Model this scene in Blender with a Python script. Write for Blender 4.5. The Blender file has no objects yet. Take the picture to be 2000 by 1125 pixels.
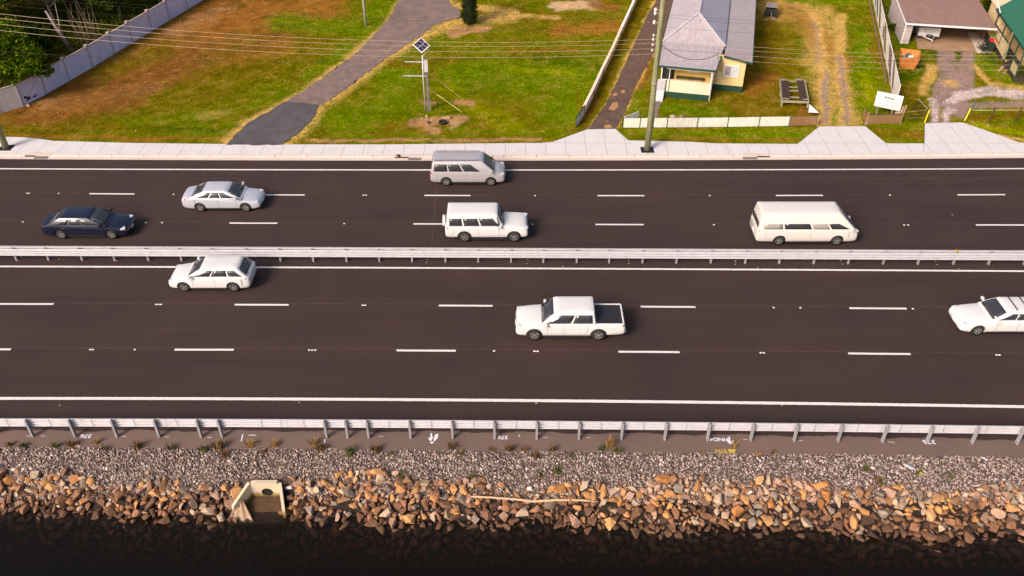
import bpy, bmesh, math, random
import numpy as np
from math import sin, cos, tan, atan, radians, pi, hypot
from mathutils import Vector, Matrix
random.seed(7); rng = np.random.default_rng(7)
S = bpy.context.scene
COL = S.collection

# ---------------------------------------------------------------- camera
F = 1705.0; TH = radians(37.2); H = 31.1          # focal length in 2000-px units, tilt, height
cd = bpy.data.cameras.new('camera'); cam = bpy.data.objects.new('camera', cd); COL.objects.link(cam)
cam.location = (0, 0, H); cam.rotation_euler = (pi/2-TH, 0, 0)
cd.sensor_width = 36; cd.lens = 36*F/2000; cd.clip_end = 1500; cd.clip_start = 0.5
S.camera = cam
# ---------------------------------------------------------------- world, sun, exposure
SUN_EL = radians(35); SUN_AZ = radians(222)        # azimuth clockwise from +Y: light comes from camera-left
w = bpy.data.worlds.new('World'); S.world = w; w.use_nodes = True
nt = w.node_tree; bg = nt.nodes['Background']
sk = nt.nodes.new('ShaderNodeTexSky'); sk.sky_type = 'NISHITA'; sk.sun_disc = False
sk.sun_elevation = SUN_EL; sk.sun_rotation = SUN_AZ; sk.dust_density = 6; sk.air_density = 1.0; sk.ozone_density = 1.0
nt.links.new(sk.outputs[0], bg.inputs[0]); bg.inputs[1].default_value = 0.12
ld = bpy.data.lights.new('sun', 'SUN'); sun = bpy.data.objects.new('sun', ld); COL.objects.link(sun)
ld.energy = 3.0; ld.angle = radians(20); ld.color = (1.0, 0.87, 0.77)
sv = Vector((sin(SUN_AZ)*cos(SUN_EL), cos(SUN_AZ)*cos(SUN_EL), sin(SUN_EL)))
sun.rotation_euler = sv.to_track_quat('Z', 'Y').to_euler(); sun.location = (0, 0, 60)
S.view_settings.view_transform = 'Standard'; S.view_settings.look = 'None'
S.view_settings.exposure = 0.35; S.view_settings.gamma = 1.0
S.render.engine = 'CYCLES'

# ---------------------------------------------------------------- helpers
def G(x, y, z=0.0):
    "where the photograph's point (x, y) lies on the level z"
    a = TH+atan((y-562.5)/F); Y = (H-z)/tan(a); zc = hypot(Y, H-z)*cos(a-TH)
    return Vector(((x-1000)*zc/F, Y, z))
def lin(c):
    return tuple(((v/255+.055)/1.055)**2.4 if v > 10 else v/255/12.92 for v in c)
ALB = 0.80
def C(r, g, b, k=1.0):
    return tuple(min(.9, v*ALB*k) for v in lin((r, g, b)))

class N:
    "tiny node helper"
    def __init__(s, name):
        s.m = bpy.data.materials.new(name); s.m.use_nodes = True; s.t = s.m.node_tree; s.b = s.t.nodes['Principled BSDF']
    def n(s, ty, **kw):
        d = s.t.nodes.new('ShaderNode'+ty)
        for k, v in kw.items(): setattr(d, k, v)
        return d
    def l(s, a, b): s.t.links.new(a, b)
    def coord(s, kind='Object', scale=None):
        t = s.n('TexCoord'); o = t.outputs[kind]
        if scale:
            m = s.n('Mapping'); m.inputs['Scale'].default_value = scale; s.l(o, m.inputs[0]); o = m.outputs[0]
        return o
    def noise(s, v, scale, detail=4, rough=.6):
        x = s.n('TexNoise'); x.inputs['Scale'].default_value = scale; x.inputs['Detail'].default_value = detail
        x.inputs['Roughness'].default_value = rough
        if v: s.l(v, x.inputs['Vector'])
        return x.outputs['Fac']
    def ramp(s, f, stops):
        r = s.n('ValToRGB'); e = r.color_ramp.elements
        while len(e) < len(stops): e.new(.5)
        for el, (p, c) in zip(e, stops):
            el.position = p; el.color = (*c, 1) if len(c) == 3 else c
        s.l(f, r.inputs[0]); return r.outputs[0]
    def mix(s, f, a, b, mode='MIX'):
        x = s.n('Mix', data_type='RGBA', blend_type=mode)
        for sock, v in ((x.inputs[0], f), (x.inputs[6], a), (x.inputs[7], b)):
            if hasattr(v, 'is_output') or isinstance(v, bpy.types.NodeSocket): s.l(v, sock)
            elif isinstance(v, tuple): sock.default_value = (*v[:3], 1)
            else: sock.default_value = v
        return x.outputs[2]
    def bump(s, f, d, strength=.5):
        x = s.n('Bump'); x.inputs['Distance'].default_value = d; x.inputs['Strength'].default_value = strength
        s.l(f, x.inputs['Height']); s.l(x.outputs[0], s.b.inputs['Normal'])
    def base(s, c):
        if isinstance(c, tuple): s.b.inputs['Base Color'].default_value = (*c, 1)
        else: s.l(c, s.b.inputs['Base Color'])
    def rough(s, r): s.b.inputs['Roughness'].default_value = r; return s

def simple(name, c, rough=.7, metal=0, var=.25, scale=6, bump=0, coat=0, stretch=None):
    k = N(name); k.rough(rough); k.b.inputs['Metallic'].default_value = metal
    co = k.coord('Object', stretch)
    f = k.noise(co, scale, 5)
    lo = tuple(v*(1-var) for v in c); hi = tuple(min(1, v*(1+var*.7)) for v in c)
    k.base(k.ramp(f, [(.3, lo), (.7, hi)]))
    if bump: k.bump(k.noise(co, scale*4, 5), bump)
    if coat: k.b.inputs['Coat Weight'].default_value = coat; k.b.inputs['Coat Roughness'].default_value = .08
    return k.m

class MB:
    def __init__(s): s.v = []; s.f = []; s.mi = []
    def add(s, vs, fs, mi=0):
        o = len(s.v); s.v += [tuple(p) for p in vs]; s.f += [tuple(i+o for i in f) for f in fs]; s.mi += [mi]*len(fs); return s
    def box(s, c, d, rz=0, mi=0, tilt=None):
        x, y, z = d[0]/2, d[1]/2, d[2]/2
        P = [Vector((a*x, b*y, e*z)) for e in (-1, 1) for a, b in ((-1, -1), (1, -1), (1, 1), (-1, 1))]
        M = Matrix.Rotation(rz, 3, 'Z')
        if tilt: M = M @ Matrix.Rotation(tilt[1], 3, tilt[0])
        return s.add([M @ p+Vector(c) for p in P], [(3, 2, 1, 0), (4, 5, 6, 7), (0, 1, 5, 4), (1, 2, 6, 5), (2, 3, 7, 6), (3, 0, 4, 7)], mi)
    def b2(s, lo, hi, mi=0):
        return s.box([(a+b)/2 for a, b in zip(lo, hi)], [b-a for a, b in zip(lo, hi)], 0, mi)
    def prism(s, poly, z0, z1, mi=0):
        n = len(poly)
        z0f = z0 if callable(z0) else (lambda p: z0); z1f = z1 if callable(z1) else (lambda p: z1)
        vs = [(p[0], p[1], z0f(p)) for p in poly]+[(p[0], p[1], z1f(p)) for p in poly]
        return s.add(vs, [tuple(reversed(range(n))), tuple(range(n, 2*n))]+[(i, (i+1) % n, (i+1) % n+n, i+n) for i in range(n)], mi)
    def slab(s, pts, nrm, t, mi=0):
        "polygon in space given a thickness along nrm"
        n = len(pts); q = Vector(nrm).normalized()*t
        a = [Vector(p) for p in pts]
        return s.add(a+[p+q for p in a], [tuple(reversed(range(n))), tuple(range(n, 2*n))]+[(i, (i+1) % n, (i+1) % n+n, i+n) for i in range(n)], mi)
    def bar(s, a, b, w, h=None, mi=0):
        a, b = Vector(a), Vector(b); d = (b-a).normalized(); up = Vector((0, 0, 1)) if abs(d.z) < .95 else Vector((0, 1, 0))
        u = d.cross(up).normalized(); v = u.cross(d).normalized(); h = h or w
        q = [u*w/2*i+v*h/2*j for i, j in ((-1, -1), (1, -1), (1, 1), (-1, 1))]
        return s.add([a+p for p in q]+[b+p for p in q], [(3, 2, 1, 0), (4, 5, 6, 7), (0, 1, 5, 4), (1, 2, 6, 5), (2, 3, 7, 6), (3, 0, 4, 7)], mi)
    def tube(s, pts, r, n=8, mi=0, cap=True):
        pts = [Vector(p) for p in pts]; rs = r if isinstance(r, (list, tuple)) else [r]*len(pts); vs = []; fs = []
        for i, p in enumerate(pts):
            d = (pts[min(i+1, len(pts)-1)]-pts[max(i-1, 0)]).normalized()
            up = Vector((0, 0, 1)) if abs(d.z) < .9 else Vector((0, 1, 0))
            u = d.cross(up).normalized(); v = u.cross(d)
            vs += [p+(u*cos(2*pi*k/n)+v*sin(2*pi*k/n))*rs[i] for k in range(n)]
        for i in range(len(pts)-1):
            fs += [(i*n+k, i*n+(k+1) % n, (i+1)*n+(k+1) % n, (i+1)*n+k) for k in range(n)]
        if cap: fs += [tuple(reversed(range(n))), tuple(range((len(pts)-1)*n, len(pts)*n))]
        return s.add(vs, fs, mi)
    def lathe(s, prof, c, axis='Z', n=20, mi=0):
        vs = []; fs = []; m = len(prof)
        for k in range(n):
            a = 2*pi*k/n
            for r, h in prof:
                p = (r*cos(a), r*sin(a), h)
                if axis == 'Y': p = (p[0], p[2], p[1])
                if axis == 'X': p = (p[2], p[0], p[1])
                vs.append(Vector(p)+Vector(c))
        for k in range(n):
            for i in range(m-1):
                fs.append((k*m+i, ((k+1) % n)*m+i, ((k+1) % n)*m+i+1, k*m+i+1))
        return s.add(vs, fs, mi)
    def mesh(s, name, mats, smooth=False):
        me = bpy.data.meshes.new(name); me.from_pydata([tuple(p) for p in s.v], [], s.f)
        for m in (mats if isinstance(mats, (list, tuple)) else [mats]): me.materials.append(m)
        if len(set(s.mi)) > 1: me.polygons.foreach_set('material_index', s.mi)
        bm = bmesh.new(); bm.from_mesh(me); bmesh.ops.recalc_face_normals(bm, faces=bm.faces); bm.to_mesh(me); bm.free()
        if smooth: me.shade_smooth()
        me.update(); return me
FR = {}
def build(mb, name, mats, parent=None, smooth=False, world=False, bevel=0):
    me = mb.mesh(name, mats, smooth); o = bpy.data.objects.new(name, me); COL.objects.link(o)
    if parent:
        o.parent = parent
        fr = FR.get(parent.name)
        if fr: FR[o.name] = fr
        if world and fr:
            me.transform((Matrix.Translation(fr[0]) @ Matrix.Rotation(fr[1], 4, 'Z')).inverted())
    if bevel:
        b = o.modifiers.new('bevel', 'BEVEL'); b.width = bevel; b.segments = 2; b.limit_method = 'ANGLE'
    return o
def tag(o, label=None, cat=None, group=None, kind=None):
    if label: o['label'] = label
    if cat: o['category'] = cat
    if group: o['group'] = group
    if kind: o['kind'] = kind
    return o
def thing(name, label, cat, loc=(0, 0, 0), rz=0, group=None):
    o = bpy.data.objects.new(name, None); COL.objects.link(o); o.empty_display_size = .3
    o.location = loc; o.rotation_euler = (0, 0, rz); FR[o.name] = (Vector(loc), rz)
    return tag(o, label, cat, group)
def single(mb, name, mats, label, cat, origin=None, group=None, smooth=False, kind=None, rz=0, world=True, bevel=0):
    me = mb.mesh(name, mats, smooth); o = bpy.data.objects.new(name, me); COL.objects.link(o)
    if origin is not None:
        o.location = origin; o.rotation_euler = (0, 0, rz)
        if world: me.transform((Matrix.Translation(Vector(origin)) @ Matrix.Rotation(rz, 4, 'Z')).inverted())
    if bevel:
        b = o.modifiers.new('bevel', 'BEVEL'); b.width = bevel; b.segments = 2; b.limit_method = 'ANGLE'
    return tag(o, label, cat, group, kind)
def struct(mb, name, mats, smooth=False):
    return tag(build(mb, name, mats, smooth=smooth), kind='structure')

def fastmesh(name, verts, faces_flat, loop_total, mat, attr=None, smooth=False, alpha=None):
    "numpy mesh: verts (n,3), flat loop indices, corners per face"
    me = bpy.data.meshes.new(name); me.vertices.add(len(verts)); me.vertices.foreach_set('co', verts.astype(np.float32).ravel())
    nf = len(faces_flat)//loop_total; me.loops.add(len(faces_flat)); me.loops.foreach_set('vertex_index', faces_flat.astype(np.int32))
    me.polygons.add(nf); me.polygons.foreach_set('loop_start', np.arange(nf, dtype=np.int32)*loop_total)
    me.polygons.foreach_set('loop_total', np.full(nf, loop_total, np.int32))
    me.materials.append(mat); me.update(calc_edges=True); me.validate()
    if attr is not None:
        a = me.color_attributes.new('tint', 'FLOAT_COLOR', 'POINT')
        a.data.foreach_set('color', np.c_[attr, np.ones(len(attr)) if alpha is None else alpha].astype(np.float32).ravel())
    if smooth: me.shade_smooth()
    return me
def Pnp(X, Y, Z):
    dz = Z-H; zc = Y*cos(TH)-dz*sin(TH); yc = Y*sin(TH)+dz*cos(TH)
    return 1000+F*X/zc, 562.5-F*yc/zc
_perm = rng.random((257, 257))
def vnoise(x, y):
    xi = np.floor(x).astype(int); yi = np.floor(y).astype(int); fx = x-xi; fy = y-yi
    fx = fx*fx*(3-2*fx); fy = fy*fy*(3-2*fy); a = xi % 256; b = yi % 256
    p = _perm
    return (p[a, b]*(1-fx)+p[a+1, b]*fx)*(1-fy)+(p[a, b+1]*(1-fx)+p[a+1, b+1]*fx)*fy
def fbm(x, y, o=4):
    s = 0; k = .5; t = 0
    for i in range(o):
        s = s+k*vnoise(x*2**i+17*i, y*2**i+31*i); t += k; k *= .6
    return s/t
def curve3(pts, z=0.0):
    "y of a long, slightly bent line as a function of world X, from photo points"
    q = [G(x, y, z) for x, y in pts]
    c = np.polyfit([p.x for p in q], [p.y for p in q], min(2, len(q)-1))
    return lambda X: float(np.polyval(c, X))

# ---------------------------------------------------------------- materials
def m_asphalt(name, a, b, spec=.35, streak=True, straw=0.0, mott=False):
    k = N(name); k.rough(.85); k.b.inputs['Specular IOR Level'].default_value = spec
    co = k.coord('Object'); fine = k.noise(co, 45, 3); big = k.noise(k.coord('Object', (.035, .55, 1)), 1.6, 5, .6)
    big2 = k.noise(co, .22, 3)
    c = k.mix(fine, a, b)
    if streak:
        c = k.mix(.8, c, k.ramp(big, [(.32, (.84, .84, .87)), (.68, (1.15, 1.13, 1.11))]), 'MULTIPLY')
    c = k.mix(.8, c, k.ramp(big2, [(.3, (.85, .86, .88)), (.7, (1.12, 1.1, 1.07))]), 'MULTIPLY')
    if straw or mott:
        c = k.mix(.9, c, k.ramp(k.noise(co, 1.1, 8, .75), [(.30, (.66, .66, .68)), (.5, (1, 1, 1)), (.70, (1.35, 1.3, 1.24))]), 'MULTIPLY')
        if straw: c = k.mix(k.ramp(k.noise(co, 2.3, 9, .82), [(.60-straw, (0, 0, 0)), (.66-straw*.6, (.85, .85, .85))]), c, C(204, 164, 112))
    k.base(c); k.bump(fine, .01, .5); return k.m
M = {}
M['asphalt'] = m_asphalt('asphalt', C(50, 37, 35), C(74, 55, 52))
M['shoulder'] = m_asphalt('shoulder_asphalt', C(98, 79, 71), C(138, 114, 104), streak=False)
M['drive_new'] = m_asphalt('fresh_asphalt', C(74, 69, 72), C(108, 101, 105), streak=False, mott=True)
M['drive_old'] = m_asphalt('worn_asphalt', C(104, 86, 84), C(158, 134, 126), streak=False, straw=.035)
M['drive_mid'] = m_asphalt('brown_asphalt', C(76, 58, 50), C(126, 100, 88), streak=False, straw=.02)
M['line'] = simple('line_paint', C(240, 236, 234), .7, var=.2, scale=9)
def m_concrete(name, c, var=.16):
    k = N(name); k.rough(.85); co = k.coord('Object')
    a = k.mix(k.noise(co, 1.1, 6), tuple(v*(1-var) for v in c), tuple(min(.85, v*(1+var*.6)) for v in c))
    s = k.ramp(k.noise(co, 5.5, 6, .7), [(.30, (.80, .76, .72)), (.46, (1, 1, 1))])
    k.base(k.mix(.8, a, s, 'MULTIPLY')); k.bump(k.noise(co, 30, 4), .01, .3); return k.m
M['path'] = m_concrete('pale_concrete', C(228, 222, 224, 1.0))
M['joint'] = simple('joint', C(170, 152, 148), .9)
M['kerb'] = m_concrete('kerb_concrete', C(226, 206, 196))
M['grate'] = simple('grate_steel', C(150, 146, 146), .6, .3)
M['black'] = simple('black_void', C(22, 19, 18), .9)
M['galv'] = simple('galvanised_steel', C(218, 214, 220), .45, .2, var=.10, scale=2.5)
M['galv2'] = simple('dull_galvanised_steel', C(176, 174, 178), .5, .25, var=.2, scale=3)
M['rubber'] = simple('tyre_rubber', C(34, 32, 33), .85)
M['white'] = simple('white_paint', C(244, 240, 240), .5, var=.05)
M['dgreen'] = simple('dark_green_paint', C(30, 70, 52), .6, var=.15)
M['glass'] = None
def m_glass(name, c, r=.12):
    k = N(name); k.base(c); k.rough(r); k.b.inputs['Specular IOR Level'].default_value = .75; return k.m
M['glass'] = m_glass('tinted_glass', (.035, .036, .042), .1); M['glass_pale'] = m_glass('pale_glass', (.34, .31, .28), .3)
def paint(name, c, rough=.32, metal=0.0):
    k = N(name); k.base(c); k.rough(rough); k.b.inputs['Metallic'].default_value = metal
    k.b.inputs['Coat Weight'].default_value = .6; k.b.inputs['Coat Roughness'].default_value = .06
    dirt = k.noise(k.coord('Object'), 3, 4)
    k.base(k.mix(dirt, tuple(v*.93 for v in c), c)); return k.m
P_WHITE = paint('white_car_paint', C(238, 234, 234)); P_SILV = paint('silver_car_paint', C(204, 198, 202), .35, .25)
P_ICE = paint('ice_silver_car_paint', C(214, 214, 226), .32, .2); P_NAVY = paint('navy_car_paint', C(36, 38, 62), .25, .3)
P_CREAM = paint('cream_white_van_paint', C(240, 232, 226))
M['trimb'] = simple('black_plastic', C(40, 38, 40), .6); M['rim'] = simple('alloy_wheel', C(190, 186, 184), .35, .6)
M['lampg'] = m_glass('lamp_glass', C(215, 215, 220), .1); M['tail'] = m_glass('tail_lamp_glass', (.35, .01, .01), .15)

# ---------------------------------------------------------------- lawn colour field (what grows or lies where, plus shade painted into the ground under trees)
GREEN = np.array(C(108, 130, 0)); BRIGHT = np.array(C(152, 156, 0)); DGREEN = np.array(C(62, 92, 2)); OLIVE = np.array(C(126, 104, 14))
BROWN = np.array(C(142, 92, 42)); STRAW = np.array(C(222, 180, 104)); DIRT = np.array(C(196, 148, 106)); RUST = np.array(C(166, 108, 46))
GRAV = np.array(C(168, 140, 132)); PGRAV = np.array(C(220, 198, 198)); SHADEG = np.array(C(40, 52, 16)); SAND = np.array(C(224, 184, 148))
# (points in the photo, radius px, colour, strength, softness)
LAY = [
 ([(0, 225), (400, 0)], 60, BROWN, .8, .6), ([(40, 245), (300, 215), (520, 120), (640, 40)], 60, OLIVE, .55, .7), ([(60, 215), (230, 190), (420, 40), (520, 0)], 60, BROWN, .95, .6),
 ([(200, 150), (330, 90)], 30, OLIVE, .8, .8), ([(430, 60), (640, 0)], 55, RUST, .85, .7), ([(90, 200), (300, 170)], 22, DIRT, .45, .9),
 ([(330, 60), (440, 20)], 22, DIRT, .5, .9), ([(150, 190), (380, 130), (560, 60)], 44, BROWN, .75, .7), ([(380, 150), (520, 110)], 34, OLIVE, .6, .8), ([(250, 240), (460, 215), (560, 185)], 17, GREEN, .6, .8), ([(600, 150), (680, 95)], 16, GREEN, .9, .7), ([(60, 245), (230, 250)], 22, OLIVE, .8, .8),
 ([(560, 40), (700, 60), (760, 10)], 40, GREEN, .9, .8), ([(300, 250), (440, 255)], 14, DGREEN, .6, .9), ([(0, 265), (440, 272)], 7, RUST, .8, .8),
 ([(470, 120), (560, 90)], 28, RUST, .5, .9), ([(400, 225), (440, 215)], 20, STRAW, .3, .9),
 ([(680, 235), (760, 200), (780, 130)], 50, GREEN, .9, .8), ([(900, 150), (1130, 140), (1100, 210)], 60, GREEN, .95, .7), ([(1060, 110), (1170, 130)], 28, DGREEN, .5, .9),
 ([(880, 180), (1000, 250)], 34, BRIGHT, .5, .9), ([(860, 250), (1100, 262)], 8, GREEN, .6, .9), ([(740, 120), (800, 125)], 18, OLIVE, .9, .8),
 ([(940, 20), (1100, 40)], 28, OLIVE, .7, .8), ([(1100, 60), (1190, 50)], 34, RUST, .85, .8), ([(1000, 100), (1120, 95)], 10, RUST, .5, .9),
 ([(760, 245), (860, 250)], 20, OLIVE, .8, .8), ([(600, 272), (1060, 272)], 6, DIRT, .85, .6), ([(1000, 132), (1120, 145)], 10, BRIGHT, .6, .9),
 ([(1090, 12), (1160, 8)], 16, SAND, .95, .5), ([(1160, 6), (1200, 14)], 14, BROWN, .9, .6), ([(1000, 30), (1090, 36)], 6, STRAW, .85, .6), ([(960, 30), (1010, 26)], 5, STRAW, .8, .6),
 ([(885, 62), (945, 55)], 13, DIRT, .95, .4), ([(812, 238), (900, 232)], 15, DIRT, .95, .5), ([(850, 255), (835, 245)], 12, DIRT, .9, .5), ([(888, 198), (922, 200)], 9, DIRT, .95, .4), ([(820, 200), (845, 200)], 6, DIRT, .8, .6),
 ([(885, 236), (900, 240), (880, 248)], 6, SAND, .4, .6), ([(860, 222), (900, 216)], 6, DGREEN, .7, .8), ([(826, 218), (834, 226)], 8, DGREEN, .8, .8), ([(1130, 215), (1128, 170)], 6, OLIVE, .8, .9),
 ([(1130, 250), (1170, 180), (1230, 60), (1262, 0)], 16, OLIVE, .85, .7), ([(1160, 190), (1135, 236)], 8, BROWN, .7, .8),
 ([(1285, 90), (1240, 190)], 14, BROWN, .8, .7), ([(1235, 215), (1250, 180)], 14, GREEN, .8, .8), ([(1215, 262), (1560, 265)], 14, GREEN, .85, .6), ([(1290, 268), (1560, 273)], 6, RUST, .55, .8), ([(1230, 262), (1280, 268)], 5, BROWN, .7, .8),
 ([(1300, 210), (1420, 215)], 26, DGREEN, .5, .7), ([(1300, 212), (1400, 220), (1450, 195)], 22, GREEN, .9, .7),
 ([(1470, 40), (1480, 200), (1560, 215)], 60, OLIVE, .95, .5), ([(1475, 170), (1500, 150)], 28, RUST, .75, .8), ([(1480, 80), (1540, 130)], 30, OLIVE, .6, .8), ([(1560, 220), (1580, 205)], 12, BROWN, .8, .8),
 ([(1520, 15), (1590, 30), (1640, 235)], 44, STRAW, .7, .6), ([(1540, 20), (1640, 120)], 30, RUST, .55, .8), ([(1590, 30), (1608, 130), (1608, 240)], 11, STRAW, .9, .6), ([(1640, 30), (1640, 130), (1652, 240)], 12, STRAW, .85, .6),
 ([(1612, 140), (1612, 240)], 6, GRAV, .85, .5), ([(1637, 110), (1655, 240)], 6, GRAV, .85, .5), ([(1586, 40), (1600, 120)], 7, GRAV, .5, .8), ([(1630, 245), (1634, 215)], 6, GREEN, .8, .8),
 ([(1690, 60), (1690, 190), (1720, 240)], 27, GREEN, .9, .6), ([(1690, 150), (1700, 200)], 14, BRIGHT, .7, .8), ([(1700, 60), (1715, 120)], 12, OLIVE, .8, .8), ([(1545, 0), (1700, 4)], 12, GREEN, .9, .7), ([(1540, 8), (1552, 10)], 5, DIRT, .8, .7),
 ([(1688, 226), (1760, 232)], 10, DGREEN, .5, .8), ([(1700, 255), (1800, 262)], 18, OLIVE, .8, .6), ([(1770, 262), (1800, 268)], 8, RUST, .7, .8),
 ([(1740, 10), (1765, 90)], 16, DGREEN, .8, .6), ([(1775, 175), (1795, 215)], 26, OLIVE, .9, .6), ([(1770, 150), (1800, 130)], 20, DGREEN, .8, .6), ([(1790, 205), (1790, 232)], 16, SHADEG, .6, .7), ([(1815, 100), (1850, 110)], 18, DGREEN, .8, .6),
 ([(1818, 130), (1806, 180)], 12, STRAW, .85, .6), ([(1900, 105), (1930, 130), (1970, 160)], 24, GREEN, .9, .6), ([(1930, 110), (1965, 120)], 16, DGREEN, .8, .7), ([(1905, 130), (1930, 165), (2000, 175)], 7, STRAW, .85, .7),
 ([(1854, 98), (1846, 150), (1840, 200), (1835, 238)], 17, GRAV, .97, .3), ([(1886, 98), (1885, 150), (1880, 190)], 15, GRAV, .97, .3), ([(1862, 150), (1850, 220)], 22, GRAV, .95, .4), ([(1872, 100), (1872, 118)], 6, DGREEN, .95, .4),
 ([(1838, 232), (1870, 186), (1930, 178), (2010, 190)], 15, PGRAV, .9, .5), ([(1860, 205), (2010, 205)], 12, GRAV, .9, .5), ([(1822, 195), (1826, 232)], 10, PGRAV, .7, .6), ([(1880, 225), (1880, 205)], 10, GRAV, .9, .5),
 ([(1840, 210), (1838, 236)], 7, OLIVE, .8, .7), ([(1846, 160), (1858, 165)], 14, STRAW, .7, .8), ([(1895, 228), (2005, 222)], 12, OLIVE, .95, .4), ([(1910, 215), (1960, 218)], 10, GREEN, .8, .7),
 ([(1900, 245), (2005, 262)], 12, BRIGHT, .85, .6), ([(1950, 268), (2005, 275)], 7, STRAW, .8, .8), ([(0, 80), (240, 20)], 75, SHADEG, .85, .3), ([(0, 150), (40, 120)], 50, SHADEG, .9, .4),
]
DRV = {  # edges that carry a band of straw-coloured dry grass
 'a': ([(440, 281), (480, 243), (560, 200), (622, 160), (690, 110), (760, 45), (790, 0)], 8), 'b': ([(552, 282), (605, 238), (622, 205), (690, 160), (760, 108), (820, 72), (885, 44), (920, 38), (1000, 36)], 11),
 'c': ([(1150, 250), (1182, 205), (1232, 100), (1280, 0)], 3), 'd': ([(1206, 248), (1240, 170), (1290, 75)], 3), 'e': ([(880, 5), (910, 12), (1000, 25)], 8)}
def seg_d(px, py, pts):
    d = np.full(px.shape, 1e9)
    if len(pts) == 1: pts = pts*2
    for (x0, y0), (x1, y1) in zip(pts[:-1], pts[1:]):
        vx, vy = x1-x0, (y1-y0); L2 = vx*vx+vy*vy*1.7*1.7+1e-6
        t = np.clip(((px-x0)*vx+(py-y0)*vy*1.7*1.7)/L2, 0, 1)
        d = np.minimum(d, np.hypot(px-x0-t*vx, (py-y0-t*vy)*1.7))
    return d
def lawn_colour(X, Y, mask=False):
    px, py = Pnp(X, Y, .14)
    wx = (fbm(X*.35, Y*.35)-.5)*50+(fbm(X*1.7+9, Y*1.7)-.5)*26+(fbm(X*6, Y*6+5)-.5)*10
    wy = (fbm(X*.35+50, Y*.35+7)-.5)*26+(fbm(X*1.7+3, Y*1.7+80)-.5)*14+(fbm(X*6+44, Y*6)-.5)*6
    n1 = fbm(X*.28+3, Y*.28+11)[:, None]; n2 = fbm(X*1.3, Y*1.3)[:, None]; n3 = fbm(X*5, Y*5)[:, None]
    c = GREEN*(1-n1)+OLIVE*n1
    gm = np.zeros((len(X), 1))
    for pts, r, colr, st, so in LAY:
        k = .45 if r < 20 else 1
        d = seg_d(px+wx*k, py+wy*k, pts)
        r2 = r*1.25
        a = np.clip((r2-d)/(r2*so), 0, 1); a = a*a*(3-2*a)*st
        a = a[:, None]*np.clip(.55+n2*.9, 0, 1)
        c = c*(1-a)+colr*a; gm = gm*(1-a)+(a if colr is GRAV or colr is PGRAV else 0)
    for pts, r in DRV.values():
        d = seg_d(px+wx*.3, py+wy*.3, pts)*1.0
        a = (np.clip(1.25-d/r/1.6, 0, 1)*np.clip(n3*2.2-.25, 0, 1)[:, 0])[:, None]
        c = c*(1-a)+STRAW*1.08*a
    c = c*((.50+.58*n2+.50*n3)*(1-gm*.6)+gm*.6)
    dry = np.clip((n3-.55)*3.2+(n2-.55)*2.6, 0, .5)*(1-gm); c = c*(1-dry)+(STRAW*.4+OLIVE*.5)*dry
    wetg = np.clip((.40-n2)*4, 0, .45); c = c*(1-wetg)+c*np.array([.62, .82, .8])*wetg
    return (c, gm) if mask else c

k = N('lawn'); k.rough(1); k.b.inputs['Specular IOR Level'].default_value = 0
at = k.n('Attribute', attribute_name='tint'); co = k.coord('Object')
f1 = k.noise(co, 9, 6, .75); f2 = k.noise(co, 38, 4, .7)
c = k.mix(at.outputs['Alpha'], at.outputs['Color'], k.ramp(f1, [(.30, (.55, .62, .6)), (.5, (1, 1, 1)), (.7, (1.4, 1.28, 1.2))]), 'MULTIPLY')
c = k.mix(at.outputs['Alpha'], c, k.ramp(f2, [(.3, (.6, .64, .6)), (.7, (1.35, 1.3, 1.25))]), 'MULTIPLY')
k.base(c); k.bump(f1, .12, .8); M['lawn'] = k.m
k = N('grass_blades'); k.rough(1); k.b.inputs['Specular IOR Level'].default_value = 0.03
at = k.n('Attribute', attribute_name='tint'); k.base(at.outputs['Color']); M['blades'] = k.m

# ---------------------------------------------------------------- setting: roads, paths, lawn
road_n = curve3([(0, 310.5), (500, 313.3), (1000, 314.8), (1400, 311.5), (2000, 309)])
line_n = curve3([(0, 329.5), (500, 331.5), (1000, 332.3), (1500, 331), (2000, 329.5)])
line_m = curve3([(0, 520.5), (500, 522), (1000, 524), (1500, 527), (2000, 529.5)])
line_s = curve3([(0, 778), (500, 779.5), (1000, 782), (1500, 787), (2000, 794.5)])
road_s = curve3([(0, 841), (500, 841), (1000, 844), (1500, 850), (2000, 859)])
crest = curve3([(0, 873), (500, 878), (1000, 881), (1500, 887), (2000, 894)])
dash = [curve3([(0, 377), (550, 380.5), (1210, 382.5), (1560, 381.5), (2000, 380)]), curve3([(0, 433), (490, 436), (1210, 438.5), (2000, 439.5)]),
        curve3([(0, 593.5), (510, 595.8), (910, 597), (1305, 599), (1712, 602.3), (2000, 605)]), curve3([(0, 682), (397, 684), (832, 684.5), (1267, 687), (1716, 691), (2000, 694)])]
XS = np.linspace(-75, 75, 76)
def strip(fa, fb, z, ja=0, jb=0, xs=XS, zb=None):
    mb = MB(); vs = []
    for x in xs:
        vs += [(x, fa(x)+(random.uniform(-ja, ja)), z), (x, fb(x)+random.uniform(-jb, jb), z if zb is None else zb)]
    mb.add(vs, [(2*i, 2*i+2, 2*i+3, 2*i+1) for i in range(len(xs)-1)]); return mb
XF = np.linspace(-75, 75, 1200)
struct(strip(lambda x: crest(x)+.02, lambda x: road_s(x)+.4, -.02), 'shoulder', M['shoulder'])
rd = strip(lambda x: road_s(x)+.05*sin(x*1.3)+.03*sin(x*4.1), road_n, -.004, .025, 0, XF); struct(rd, 'road', M['asphalt'])
lm = MB()
for f, wd in ((line_n, .16), (line_m, .16), (line_s, .20)):
    s_ = strip(lambda x: f(x)-wd/2, lambda x: f(x)+wd/2, .004, .006, .006, XF); lm.add(s_.v, s_.f)
def pxx(x, y): return G(x, y).x
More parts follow.
